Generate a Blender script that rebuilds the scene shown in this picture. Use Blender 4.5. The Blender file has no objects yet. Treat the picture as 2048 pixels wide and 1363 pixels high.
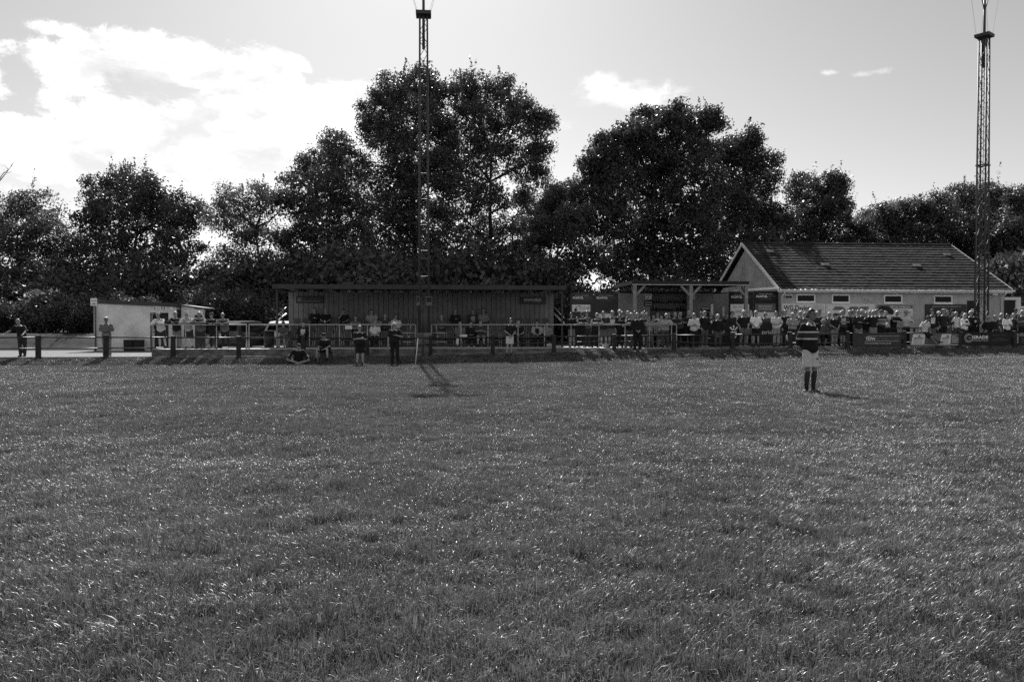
import bpy, math, random
import numpy as np
from mathutils import Vector, Matrix, Euler

rnd = random.Random(7)
nrng = np.random.default_rng(11)
scene = bpy.context.scene
COL = scene.collection

# ---------------------------------------------------------------- camera
CAM_H = 1.45
PITCH = math.radians(1.025)
FPX = 1593.0                      # focal length in pixels of the 2048 px wide photograph
cam_data = bpy.data.cameras.new('camera')
cam_data.lens = 28.0
cam_data.sensor_width = 36.0
cam_data.clip_start = 0.05
cam_data.clip_end = 6000
cam = bpy.data.objects.new('camera', cam_data)
COL.objects.link(cam)
cam.location = (0, 0, CAM_H)
cam.rotation_euler = (math.pi / 2 - PITCH, 0, 0)
scene.camera = cam

# ---------------------------------------------------------------- light
SUN_EL = math.radians(40.0)
SUN_AZ = math.radians(-7.6)       # from straight ahead (+Y), negative is to the left
SUN_STRENGTH = 5.0
SKY_STRENGTH = 0.074
EXPOSURE = 0.65

sun_data = bpy.data.lights.new('sun', 'SUN')
sun_data.energy = SUN_STRENGTH
sun_data.angle = math.radians(0.42)
sun_data.color = (1, 1, 1)        # a monochrome photograph
sun = bpy.data.objects.new('sun', sun_data)
COL.objects.link(sun)
sdir = Vector((math.sin(SUN_AZ) * math.cos(SUN_EL), math.cos(SUN_AZ) * math.cos(SUN_EL), math.sin(SUN_EL)))
sun.rotation_euler = (-sdir).to_track_quat('-Z', 'Y').to_euler()
sun.location = sdir * 100

vs = scene.view_settings
vs.view_transform = 'Standard'
vs.look = 'None'
vs.exposure = EXPOSURE
vs.gamma = 1.0
vs.use_curve_mapping = False
scene.cycles.max_bounces = 6
scene.cycles.diffuse_bounces = 3
scene.cycles.glossy_bounces = 2
scene.cycles.transmission_bounces = 4
scene.cycles.use_denoising = False
scene.cycles.use_adaptive_sampling = True
scene.cycles.adaptive_threshold = 0.01
scene.cycles.sample_clamp_indirect = 4.0


class NT:
    """small helper for node trees"""
    def __init__(self, tree):
        self.t = tree

    def n(self, kind, **kw):
        nd = self.t.nodes.new(kind)
        for k, v in kw.items():
            setattr(nd, k, v)
        return nd

    def set(self, sock, v):
        if hasattr(v, 'is_linked') or isinstance(v, bpy.types.NodeSocket):
            self.t.links.new(v, sock)
        else:
            sock.default_value = v

    def m(self, op, a, b=0.0, c=0.0, clamp=False):
        nd = self.n('ShaderNodeMath', operation=op, use_clamp=clamp)
        self.set(nd.inputs[0], a)
        self.set(nd.inputs[1], b)
        self.set(nd.inputs[2], c)
        return nd.outputs[0]

    def sstep(self, x, lo, hi, a=0.0, b=1.0):
        nd = self.n('ShaderNodeMapRange', interpolation_type='SMOOTHSTEP')
        self.set(nd.inputs[0], x)
        for i, v in enumerate((lo, hi, a, b)):
            self.set(nd.inputs[1 + i], v)
        return nd.outputs[0]

    def noise(self, vec, scale, detail=4.0, rough=0.55, dist=0.0, lac=2.0):
        nd = self.n('ShaderNodeTexNoise')
        if vec is not None:
            self.t.links.new(vec, nd.inputs['Vector'])
        nd.inputs['Scale'].default_value = scale
        nd.inputs['Detail'].default_value = detail
        nd.inputs['Roughness'].default_value = rough
        nd.inputs['Distortion'].default_value = dist
        nd.inputs['Lacunarity'].default_value = lac
        return nd.outputs[0]

    def link(self, a, b):
        self.t.links.new(a, b)


def make_world():
    w = bpy.data.worlds.new('World')
    scene.world = w
    w.use_nodes = True
    t = w.node_tree
    t.nodes.clear()
    N = NT(t)
    sky = N.n('ShaderNodeTexSky', sky_type='NISHITA')
    sky.sun_disc = False
    sky.sun_elevation = SUN_EL
    sky.sun_rotation = SUN_AZ
    sky.air_density = 1.0
    sky.dust_density = 0.6
    sky.ozone_density = 1.0
    bw = N.n('ShaderNodeRGBToBW')
    N.link(sky.outputs[0], bw.inputs[0])
    tc = N.n('ShaderNodeTexCoord')
    sep = N.n('ShaderNodeSeparateXYZ')
    N.link(tc.outputs['Generated'], sep.inputs[0])
    x, y, z = sep.outputs
    az = N.m('ARCTAN2', x, y)          # 0 straight ahead, radians
    el = N.m('ARCSINE', z)
    comb = N.n('ShaderNodeCombineXYZ')
    N.link(az, comb.inputs[0])
    N.link(N.m('MULTIPLY', el, 1.9), comb.inputs[1])
    big = N.noise(comb.outputs[0], 6.0, 11.0, 0.66, 0.6)
    fine = N.noise(comb.outputs[0], 22.0, 10.0, 0.68, 0.5)
    wisp = N.noise(comb.outputs[0], 30.0, 6.0, 0.6, 0.5)

    def blob(a0, e0, ra, re, k=1.0):   # soft ellipse of cloud in the sky (degrees)
        if abs(a0) < 60:
            e0 = math.degrees(math.atan(math.tan(math.radians(e0)) * math.cos(math.radians(a0))))
        da = N.m('DIVIDE', N.m('SUBTRACT', az, math.radians(a0)), math.radians(ra))
        de = N.m('DIVIDE', N.m('SUBTRACT', el, math.radians(e0)), math.radians(re))
        d2 = N.m('ADD', N.m('MULTIPLY', da, da), N.m('MULTIPLY', de, de))
        return N.m('MULTIPLY', N.m('POWER', 2.718, N.m('MULTIPLY', d2, -1.0)), k)
    blobs = [(-31, 12.6, 9, 2.6, .92), (-24, 13.4, 9, 3.2, .98), (-16.5, 13.8, 8, 2.8, .98), (-28.5, 18.6, 4.8, 1.9, .92),
             (-22.5, 18.0, 6.0, 2.0, .95), (-29.3, 20.2, 3.2, .9, .85), (-25.5, 19.5, 4.2, 1.2, .90), (-17.8, 17.4, 3.5, 1.8, .90), (-11.0, 15.6, 5.0, 1.5, .95), (-12.5, 13.2, 3.5, 1.6, .9), (-33.5, 17.0, 2.4, 1.8, .9),
             (-20, 10.4, 7, 1.3, .80), (-26, 10.6, 6, 1.0, .66), (-16.5, 9.2, 4, 1.2, .72),
             (-50, 15, 14, 5, .8), (-75, 18, 15, 5, .8), (45, 12, 8, 2, .5), (70, 16, 12, 4, .7), (110, 15, 16, 5, .8), (160, 18, 20, 5, .8), (-125, 16, 18, 5, .8), (140, 32, 25, 7, .8), (-150, 30, 25, 8, .8), (180, 50, 40, 9, .7)]  # out-of-frame cloud; banks behind the camera added to for fill light
    cov = None
    for b in blobs:
        v = blob(*b)
        cov = v if cov is None else N.m('MAXIMUM', cov, v)
    field = N.m('ADD', N.m('MULTIPLY', cov, 1.0), N.m('MULTIPLY', N.m('SUBTRACT', big, 0.5), 2.3))
    field = N.m('ADD', field, N.m('MULTIPLY', N.m('SUBTRACT', fine, 0.5), 1.1))
    field = N.m('MULTIPLY', field, N.sstep(cov, 0.03, 0.28))
    dens = N.sstep(field, 0.35, 0.68)
    wb = [(8.6, 16.1, 4.4, 1.0, 1.0), (6.2, 17.0, 1.5, .9, 1.1), (11.6, 16.4, 1.8, .5, .7), (21.6, 17.6, .9, .3, .62), (24.2, 17.6, 1.7, .32, .62), (3.5, 14.2, 1.6, .8, .65), (5.0, 12.4, 1.6, .6, .5)]
    wc = None
    for b in wb:
        v = blob(*b)
        wc = v if wc is None else N.m('MAXIMUM', wc, v)
    wf = N.m('ADD', wc, N.m('MULTIPLY', N.m('SUBTRACT', fine, 0.5), 1.4))
    wf = N.m('ADD', wf, N.m('MULTIPLY', N.m('SUBTRACT', wisp, 0.5), 0.6))
    wd = N.m('MULTIPLY', N.sstep(wf, 0.35, 1.0), N.sstep(wc, 0.05, 0.35))
    dens = N.m('MAXIMUM', dens, N.m('MULTIPLY', wd, 0.85))
    shade = N.noise(comb.outputs[0], 8.0, 9.0, 0.60, 0.25)
    bright = N.m('MULTIPLY_ADD', N.sstep(shade, 0.38, 0.58), 3.6, 7.6)
    skyv = N.m('MULTIPLY', bw.outputs[0], SKY_MUL)
    mix = N.n('ShaderNodeMix', data_type='FLOAT')
    N.set(mix.inputs[0], dens)
    N.set(mix.inputs[2], skyv)
    N.set(mix.inputs[3], bright)
    bg = N.n('ShaderNodeBackground')
    N.link(mix.outputs[0], bg.inputs['Color'])
    bg.inputs['Strength'].default_value = SKY_STRENGTH
    out = N.n('ShaderNodeOutputWorld')
    N.link(bg.outputs[0], out.inputs[0])


SKY_MUL = 1.0
make_world()

# ---------------------------------------------------------------- materials (all neutral: a monochrome photograph)
_mats = {}


def mat(name, g, rough=0.7, var=0.12, scale=6.0, bump=0.0, bscale=60.0, spec=0.4, metal=0.0, coords='Object', emis=0.0):
    if name in _mats:
        return _mats[name]
    m = bpy.data.materials.new(name)
    m.use_nodes = True
    t = m.node_tree
    N = NT(t)
    b = t.nodes['Principled BSDF']
    b.inputs['Roughness'].default_value = rough
    b.inputs['Metallic'].default_value = metal
    b.inputs['Specular IOR Level'].default_value = spec
    if var > 0:
        tc = N.n('ShaderNodeTexCoord')
        nz = N.noise(tc.outputs[coords], scale, 5.0, 0.6)
        v = N.sstep(nz, 0.25, 0.75, g * (1 - var), g * (1 + var))
        c = N.n('ShaderNodeCombineColor')
        for i in range(3):
            N.link(v, c.inputs[i])
        N.link(c.outputs[0], b.inputs['Base Color'])
        if bump > 0:
            nb = N.noise(tc.outputs[coords], bscale, 4.0, 0.6)
            bn = N.n('ShaderNodeBump')
            bn.inputs['Strength'].default_value = bump
            bn.inputs['Distance'].default_value = 0.02
            N.link(nb, bn.inputs['Height'])
            N.link(bn.outputs[0], b.inputs['Normal'])
    else:
        b.inputs['Base Color'].default_value = (g, g, g, 1)
    m.diffuse_color = (g, g, g, 1)
    _mats[name] = m
    return m


def grey(g, rough=0.8):
    g = round(g, 3)
    return mat('cloth_%s_%s' % (g, rough), g, rough, 0.18, 9.0, 0.25, 45.0, 0.25)


# ---------------------------------------------------------------- mesh building
class MB:
    def __init__(self):
        self.v = []
        self.f = []
        self.mi = []

    def add(self, vs, fs, mi=0):
        o = len(self.v)
        self.v.extend(tuple(p) for p in vs)
        for f in fs:
            self.f.append(tuple(i + o for i in f))
            self.mi.append(mi)
        return self

    def box(self, x0, x1, y0, y1, z0, z1, mi=0):
        vs = [(x0, y0, z0), (x1, y0, z0), (x1, y1, z0), (x0, y1, z0), (x0, y0, z1), (x1, y0, z1), (x1, y1, z1), (x0, y1, z1)]
        fs = [(0, 3, 2, 1), (4, 5, 6, 7), (0, 1, 5, 4), (1, 2, 6, 5), (2, 3, 7, 6), (3, 0, 4, 7)]
        return self.add(vs, fs, mi)

    def obox(self, c, sx, sy, sz, rot, mi=0):
        R = Euler(rot).to_matrix()
        vs = []
        for dz in (-.5, .5):
            for dx, dy in ((-.5, -.5), (.5, -.5), (.5, .5), (-.5, .5)):
                vs.append(Vector(c) + R @ Vector((dx * sx, dy * sy, dz * sz)))
        fs = [(0, 3, 2, 1), (4, 5, 6, 7), (0, 1, 5, 4), (1, 2, 6, 5), (2, 3, 7, 6), (3, 0, 4, 7)]
        return self.add(vs, fs, mi)

    def bar(self, a, b, w, h, mi=0):
        """square bar from a to b"""
        a, b = Vector(a), Vector(b)
        d = (b - a).normalized()
        up = Vector((0, 0, 1)) if abs(d.z) < 0.95 else Vector((0, 1, 0))
        s = d.cross(up).normalized()
        u = s.cross(d).normalized()
        vs = []
        for p in (a, b):
            for i, j in ((-1, -1), (1, -1), (1, 1), (-1, 1)):
                vs.append(p + s * (i * w / 2) + u * (j * h / 2))
        fs = [(0, 3, 2, 1), (4, 5, 6, 7), (0, 1, 5, 4), (1, 2, 6, 5), (2, 3, 7, 6), (3, 0, 4, 7)]
        return self.add(vs, fs, mi)

    def tube(self, pts, rad, n=8, mi=0, lateral=None, cap=True):
        """pts: path; rad: radius or (rx, ry) per point. lateral: fixed axis for rx"""
        pts = [Vector(p) for p in pts]
        if not isinstance(rad, (list, tuple)) or (len(rad) == 2 and len(pts) != 2 and not isinstance(rad[0], (list, tuple))):
            rad = [rad] * len(pts)
        vs = []
        k = len(pts)
        prev = None
        for i, p in enumerate(pts):
            d = (pts[min(i + 1, k - 1)] - pts[max(i - 1, 0)])
            if d.length < 1e-9:
                d = Vector((0, 0, 1))
            d.normalize()
            if lateral is not None:
                s = Vector(lateral)
                s = (s - d * s.dot(d)).normalized()
            else:
                if prev is None:
                    up = Vector((0, 0, 1)) if abs(d.z) < 0.9 else Vector((1, 0, 0))
                    s = d.cross(up).normalized()
                else:
                    s = (prev - d * prev.dot(d))
                    if s.length < 1e-6:
                        s = d.orthogonal()
                    s.normalize()
                prev = s
            u = d.cross(s).normalized()
            r = rad[i]
            rx, ry = r if isinstance(r, (list, tuple)) else (r, r)
            for j in range(n):
                a = 2 * math.pi * j / n
                vs.append(p + s * (math.cos(a) * rx) + u * (math.sin(a) * ry))
        fs = []
        for i in range(k - 1):
            for j in range(n):
                j2 = (j + 1) % n
                fs.append((i * n + j, i * n + j2, (i + 1) * n + j2, (i + 1) * n + j))
        if cap:
            fs.append(tuple(reversed(range(n))))
            fs.append(tuple(range((k - 1) * n, k * n)))
        return self.add(vs, fs, mi)

    def ell(self, c, rx, ry, rz, nu=12, nv=8, mi=0, R=None, keep=None):
        c = Vector(c)
        vs, fs = [], []
        for i in range(nv + 1):
            th = math.pi * i / nv
            for j in range(nu):
                a = 2 * math.pi * j / nu
                p = Vector((rx * math.sin(th) * math.cos(a), ry * math.sin(th) * math.sin(a), rz * math.cos(th)))
                vs.append(p)
        for i in range(nv):
            for j in range(nu):
                j2 = (j + 1) % nu
                q = (i * nu + j, (i + 1) * nu + j, (i + 1) * nu + j2, i * nu + j2)
                if keep is not None:
                    m = sum((vs[t] for t in q), Vector()) / 4
                    if not keep(m):
                        continue
                fs.append(q)
        out = [(c + (R @ p if R is not None else p)) for p in vs]
        return self.add(out, fs, mi)

    def disc(self, c, r, n=20, axis='y', mi=0, r0=0.0):
        vs, fs = [], []
        for k in range(n):
            a = 2 * math.pi * k / n
            for rr in (r0, r):
                if axis == 'y':
                    vs.append((c[0] + rr * math.cos(a), c[1], c[2] + rr * math.sin(a)))
                else:
                    vs.append((c[0] + rr * math.cos(a), c[1] + rr * math.sin(a), c[2]))
        for k in range(n):
            k2 = (k + 1) % n
            fs.append((2 * k, 2 * k + 1, 2 * k2 + 1, 2 * k2))
        return self.add(vs, fs, mi)

    def prism(self, poly, y0, y1, mi=0):
        """polygon in x,z extruded along y"""
        n = len(poly)
        vs = [(p[0], y0, p[1]) for p in poly] + [(p[0], y1, p[1]) for p in poly]
        fs = [tuple(range(n)), tuple(reversed(range(n, 2 * n)))]
        for i in range(n):
            j = (i + 1) % n
            fs.append((i, i + n, j + n, j))
        return self.add(vs, fs, mi)

    def mesh(self, name, smooth=False):
        me = bpy.data.meshes.new(name)
        me.from_pydata(self.v, [], self.f)
        if any(self.mi):
            me.polygons.foreach_set('material_index', self.mi)
        if smooth:
            me.polygons.foreach_set('use_smooth', [True] * len(me.polygons))
        me.update()
        return me

    def build(self, name, m, parent=None, smooth=False, loc=None):
        return obj(name, self.mesh(name, smooth), m, parent, loc)


def obj(name, me, m=None, parent=None, loc=None, rotz=None):
    o = bpy.data.objects.new(name, me)
    if m is not None and me is not None:
        ms = m if isinstance(m, (list, tuple)) else [m]
        if len(me.materials) == 0:
            for q in ms:
                me.materials.append(q)
    COL.objects.link(o)
    if parent is not None:
        o.parent = parent
    if loc is not None:
        o.location = loc
    if rotz is not None:
        o.rotation_euler = (0, 0, rotz)
    return o


def obj_m(name, me, m, parent=None, loc=None):
    """object that shares mesh data but has its own material"""
    o = bpy.data.objects.new(name, me)
    ms = m if isinstance(m, (list, tuple)) else [m]
    while len(me.materials) < len(ms):
        me.materials.append(None)
    for i, q in enumerate(ms):
        o.material_slots[i].link = 'OBJECT'
        o.material_slots[i].material = q
    COL.objects.link(o)
    if parent is not None:
        o.parent = parent
    if loc is not None:
        o.location = loc
    return o


def tag(o, label=None, cat=None, group=None, kind=None):
    if label:
        o['label'] = label
    if cat:
        o['category'] = cat
    if group:
        o['group'] = group
    if kind:
        o['kind'] = kind
    return o


def thing(name, label, cat, loc=(0, 0, 0), rotz=0.0, group=None):
    o = bpy.data.objects.new(name, None)
    COL.objects.link(o)
    o.location = loc
    o.rotation_euler = (0, 0, rotz)
    o.empty_display_size = 0.2
    return tag(o, label, cat, group)


# ---------------------------------------------------------------- the lie of the land
TH = math.atan(0.092)             # the fence, stand and clubhouse run at this angle to the picture
CT, ST = math.cos(TH), math.sin(TH)
Y0 = 39.0
CP, SP = math.cos(PITCH), math.sin(PITCH)


def W(u, v, z=0.0):
    return Vector((u * CT - v * ST, Y0 + u * ST + v * CT, z))


def UV(x, y):
    dx, dy = x, y - Y0
    return dx * CT + dy * ST, -dx * ST + dy * CT


def upx(px, v, z=1.0):
    """u of the point at depth v behind the fence that the photograph shows at column px"""
    k = (px - 1024.0) / FPX
    # X = u CT - v ST ; depth = Y CP - (z-h) SP
    return (k * ((Y0 + v * CT) * CP - (z - CAM_H) * SP) + v * ST) / (CT - k * ST * CP)


def zpy(py, u, v):
    p = W(u, v)
    k = (681.5 - py) / FPX
    # ((z-h) CP + Y SP) = k (Y CP - (z-h) SP)
    return CAM_H + p.y * (k * CP - SP) / (CP + k * SP)


def at(px, py, D):
    a = (px - 1024.0) / FPX
    b = (681.5 - py) / FPX
    d = Vector((a, CP + b * SP, -SP + b * CP))
    d = d / d.y
    return Vector((0, 0, CAM_H)) + d * D


def zp(u):
    return np.interp(u, [-60, -12, 0, 8, 14, 30, 60], [0.0, 0.04, 0.20, 0.38, 0.43, 0.50, 0.5])


def ze(u):
    return np.interp(u, [-60, -5, 8, 25, 60], [-.31, -.31, -.17, 0.0, 0.05])


def sst(x, a, b):
    t = np.clip((x - a) / (b - a), 0, 1)
    return t * t * (3 - 2 * t)


def gz(u, v):
    """height of the ground"""
    zb = zp(u) - 0.11
    pitch = ze(u) * sst(v, -24, -2.4)
    bank = pitch + (zb - ze(u)) * sst(v, -2.4, -0.2)
    back = zp(u) + 1.0 * sst(v, 11.5, 15) * sst(-u, 14, 17)
    return np.where(v < -0.115, bank, back)


def gw(x, y):
    u, v = UV(x, y)
    return float(gz(u, v))


# ---------------------------------------------------------------- lettering
_txt = {}


def text_mesh(body, bold=0.0):
    key = (body, bold)
    if key in _txt:
        return _txt[key]
    cu = bpy.data.curves.new('lettering', 'FONT')
    cu.body = body
    cu.align_x = 'CENTER'
    cu.align_y = 'CENTER'
    cu.resolution_u = 3
    cu.offset = bold
    o = bpy.data.objects.new('lettering', cu)
    COL.objects.link(o)
    dg = bpy.context.evaluated_depsgraph_get()
    me = bpy.data.meshes.new_from_object(o.evaluated_get(dg))
    bpy.data.objects.remove(o)
    co = np.empty(len(me.vertices) * 3)
    me.vertices.foreach_get('co', co)
    co = co.reshape(-1, 3)
    _txt[key] = (co.copy(), [tuple(p.vertices) for p in me.polygons])
    bpy.data.meshes.remove(me)
    return _txt[key]


def lettering(body, m, parent, x, z, y, width=None, height=None, bold=0.0, shear=0.0, name='lettering'):
    """flat lettering standing in the x,z plane facing -y"""
    co, fs = text_mesh(body, bold)
    mn, mx = co.min(0), co.max(0)
    w, h = mx[0] - mn[0], mx[1] - mn[1]
    sx = width / w if width else height / h
    sz = height / h if height else sx
    c = (mn + mx) / 2
    vs = [((p[0] - c[0]) * sx + shear * (p[1] - c[1]) * sz + x, y, (p[1] - c[1]) * sz + z) for p in co]
    b = MB()
    b.add(vs, fs)
    return b.build(name, m, parent)

# ================================================================= SETTING
def sheet(name, us, vs_, zf, m, kind='structure'):
    b = MB()
    nv = len(vs_)
    pts = []
    for u in us:
        for v in vs_:
            p = W(u, v)
            pts.append((p.x, p.y, zf(u, v)))
    fs = []
    for i in range(len(us) - 1):
        for j in range(nv - 1):
            fs.append((i * nv + j, (i + 1) * nv + j, (i + 1) * nv + j + 1, i * nv + j + 1))
    b.add(pts, fs)
    o = b.build(name, m, None, True)
    tag(o, kind=kind)
    return o


M_soil = mat('turf_soil', 0.035, 0.95, 0.4, 3.0, 0.6, 30.0, 0.1)
M_gravel = mat('gravel', 0.18, 0.9, 0.55, 9.0, 0.9, 14.0, 0.2)
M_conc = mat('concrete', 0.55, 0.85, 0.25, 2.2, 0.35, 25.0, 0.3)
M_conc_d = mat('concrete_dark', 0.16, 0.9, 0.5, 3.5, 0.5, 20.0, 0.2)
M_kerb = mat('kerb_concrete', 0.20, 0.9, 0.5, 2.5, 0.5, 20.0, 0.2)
M_timber_d = mat('timber_dark', 0.035, 0.85, 0.35, 5.0, 0.3, 30.0, 0.25)
M_pipe = mat('painted_pipe', 0.03, 0.42, 0.15, 5.0, 0.0, 1.0, 0.5)
M_galv = mat('galvanised_steel', 0.42, 0.5, 0.15, 5.0, 0.0, 1.0, 0.5, 0.3)
M_black = mat('black_paint', 0.012, 0.6, 0.2, 4.0, 0.1, 20, 0.3)
M_white = mat('white_paint', 0.72, 0.55, 0.08, 3.0, 0.0, 1, 0.4)
M_render = mat('rendered_wall', 0.43, 0.9, 0.22, 0.9, 0.5, 40.0, 0.2)
M_block = mat('painted_blockwork', 0.68, 0.8, 0.22, 0.8, 0.3, 12.0, 0.25)
M_steel_d = mat('mast_steel', 0.055, 0.55, 0.2, 4.0, 0.0, 1, 0.5)
M_glass_d = mat('dark_glass', 0.008, 0.25, 0.0, spec=0.15)
M_sheet = mat('stand_sheeting', 0.18, 0.7, 0.18, 1.5, 0.1, 10.0, 0.3)
M_roofd = mat('stand_roof', 0.055, 0.7, 0.2, 2.0, 0.1, 10, 0.3)
M_tile = mat('concrete_tile', 0.034, 0.92, 0.6, 2.2, 0.6, 16.0, 0.12)
M_oak = mat('new_timber', 0.26, 0.8, 0.3, 7.0, 0.2, 30.0, 0.3)
M_seat = mat('seat_plastic', 0.06, 0.5, 0.12, 4.0, 0.0, 1, 0.4)
M_paint_w = mat('print_white', 0.85, 0.7, 0.0)
M_paint_l = mat('print_light', 0.6, 0.7, 0.0)
M_paint_m = mat('print_mid', 0.16, 0.7, 0.0)
M_paint_k = mat('print_black', 0.015, 0.7, 0.0)
M_board_k = mat('board_black', 0.014, 0.6, 0.2, 3.0, 0, 1, 0.3)
M_board_d = mat('board_dark', 0.045, 0.6, 0.2, 3.0, 0, 1, 0.3)
M_board_m = mat('board_mid', 0.13, 0.6, 0.15, 3.0, 0, 1, 0.3)
M_board_l = mat('board_light', 0.74, 0.6, 0.1, 3.0, 0, 1, 0.3)

us = [-900, -400, -180, -90, -60] + list(np.arange(-44, 48.1, 1.0)) + [60, 90, 180, 400, 900]
vs_ = [-120, -80] + list(np.arange(-46, -2.9, 2.0)) + list(np.arange(-2.8, -0.2, 0.2)) + [-0.13, -0.10, 0.4, 2, 5, 8, 11, 12, 13, 14, 15.5, 18, 24, 40, 80, 160, 400, 900, 2200]
ground = sheet('ground', us, vs_, lambda u, v: float(gz(u, v)) - (0.012 if v > -0.11 else 0.0), M_soil)

us2 = [-60] + list(np.arange(-44, 48.1, 1.0)) + [60]
path = sheet('path', us2, [0.02, 1.0, 3.0, 6.0, 9.0, 11.2], lambda u, v: float(zp(u)) - 0.004, M_gravel)

# kerb in separate lengths along the pitch edge
kerb_root = bpy.data.objects.new('kerb', None)
COL.objects.link(kerb_root)
tag(kerb_root, kind='structure')
for k in range(-16, 17):
    u0, u1 = k * 3.0 + 0.006, k * 3.0 + 2.994
    z0, z1 = float(zp(u0)), float(zp(u1))
    b = MB()
    off = rnd.uniform(-.012, .012)
    vv = []
    for (u, z) in ((u0, z0), (u1, z1)):
        for v in (-0.16 + off, 0.08):
            for zz in (z - 0.32, z + 0.018):
                vv.append(W(u, v, zz))
    b.add(vv, [(0, 1, 3, 2), (4, 6, 7, 5), (0, 4, 5, 1), (2, 3, 7, 6), (1, 5, 7, 3), (0, 2, 6, 4)])
    b.build('kerb_stone', M_kerb, kerb_root)

# ---------------------------------------------------------------- pitch-side fence: posts and two pipe rails
FENCE_S = 3.0
u_first = upx(82, 0.0, 0.5)
fence = thing('fence', 'dark post and rail fence running along the far edge of the pitch', 'fence', W(0, 0, 0), TH)
FK = list(range(-6, 22))
fence_u = [u_first + FENCE_S * k for k in FK]


def rail_z(u):
    return float(np.interp(u, [-30, -20, -4, 8, 18, 30], [.95, .96, .90, 1.02, 1.12, 1.14]))


for i, u in enumerate(fence_u):
    zb = float(zp(u)) - 0.35
    zt = rail_z(u) + 0.11 + rnd.uniform(-.03, .03)
    b = MB()
    w = 0.095
    tw = rnd.uniform(-.02, .02)
    b.box(-w + 0, w, -0.09, 0.09, zb, zt - .02)
    b.v[4:] = [(x * .93 + tw, y * .93, zt + (0.0 if y > 0 else -.03)) for (x, y, z) in b.v[4:]]
    b.build('post', M_timber_d, fence, False, (u, -0.26, 0))
for i in range(len(fence_u) - 1):
    u0, u1 = fence_u[i], fence_u[i + 1]
    for dz in (0.0, -0.47):
        b = MB()
        za, zb_ = rail_z(u0) + dz, rail_z(u1) + dz
        if dz < 0:
            za, zb_ = float(zp(u0)) + .33 + .09, float(zp(u1)) + .33 + .09
            if u0 > 5:
                za -= .22 * min(1, (u0 - 5) / 6)
                zb_ -= .22 * min(1, (u1 - 5) / 6)
        sag = rnd.uniform(-.015, .008)
        b.tube([(u0 + 0.003, -0.26, za), ((u0 + u1) / 2, -0.26, (za + zb_) / 2 + sag), (u1 - 0.003, -0.26, zb_)], 0.032 if dz == 0 else .028, 8)
        b.build('rail', M_pipe, fence, True)

# ---------------------------------------------------------------- concrete terrace below the stand and its hand rail
SLAB_Z = 0.38
us0, us1 = upx(306, 0.5, .3), upx(1354, .5, .3)
slab = thing('terrace', 'long raised concrete terrace slab in front of the seated stand', 'terrace', W(0, 0, 0), TH)
nseg = 12
for k in range(nseg):
    a, c = us0 + (us1 - us0) * k / nseg, us0 + (us1 - us0) * (k + 1) / nseg
    b = MB()
    dep = 3.2 if c < upx(553, 2.6, .5) else 3.0
    b.box(a + .004, c - .004, 0.45 + rnd.uniform(-.01, .01), 2.6 + dep if c > upx(553, 2.6, .5) and c < upx(1130, 2.6, .5) else 3.4, -0.1, SLAB_Z + rnd.uniform(-.004, .004))
    b.build('slab', M_conc, slab)
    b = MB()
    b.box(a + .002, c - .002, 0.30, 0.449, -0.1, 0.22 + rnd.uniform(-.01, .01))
    b.build('step', M_conc_d, slab)  # dark concrete: staining and the shade of the front in one colour
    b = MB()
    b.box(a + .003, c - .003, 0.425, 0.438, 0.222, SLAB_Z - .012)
    b.build('shade_facing', M_conc_d, slab)  # added facing: stains and shade of the slab front put into its colour

HR_V, HR_Z = 0.62, 1.55
hr_label = ['galvanised tubular hand rail in front of the six leaning spectators', 'galvanised hand rail before the left half of the stand', 'galvanised hand rail before the right half of the stand and bar terrace']


def handrail(pxs, label, mid=(), stub=None):
    us_ = [upx(p, HR_V, 1.0) for p in pxs]
    r = thing('hand_rail', label, 'hand rail', W(0, HR_V, 0), TH, 'hand rails on the terrace')
    b = MB()
    b.tube([(us_[0], 0, HR_Z), (us_[-1], 0, HR_Z)], 0.028, 8)
    b.build('top_rail', M_galv, r, True)
    for u in us_:
        b = MB()
        b.tube([(u, 0, SLAB_Z - .25), (u, 0, HR_Z + .004)], 0.024, 8)
        b.tube([(u, 0, SLAB_Z + .003), (u, 0, SLAB_Z + .014)], .055, 10)
        b.build('post', M_galv, r, True)
    for (p0, p1, z) in mid:
        b = MB()
        b.tube([(upx(p0, HR_V, z), 0, z), (upx(p1, HR_V, z), 0, z)], 0.022, 8)
        b.build('mid_rail', M_galv, r, True)
    if stub:
        u = upx(stub[0], HR_V + .5, 1.3)
        u2 = upx(stub[1], HR_V + .9, 1.0)
        b = MB()
        b.tube([(u, .5, HR_Z - .02), (u2, .9, .98)], .022, 8)
        b.tube([(u2, .9, .99), (u2, .9, .90)], .05, 8)
        b.tube([(u, .5, HR_Z - .02), (u, 0.0, HR_Z)], .022, 8)
        b.build('stay', M_galv, r, True)
    return r


handrail([307, 371, 433, 493], hr_label[0])
handrail([498, 554, 619, 679, 735, 783, 831], hr_label[1], [(805, 831, 1.14), (805, 831, .70)], (822, 818))
handrail([863, 922, 976, 1036, 1089, 1142, 1198, 1250, 1299, 1343, 1353], hr_label[2], [(863, 892, 1.14), (863, 892, .70)], (872, 875))

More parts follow.
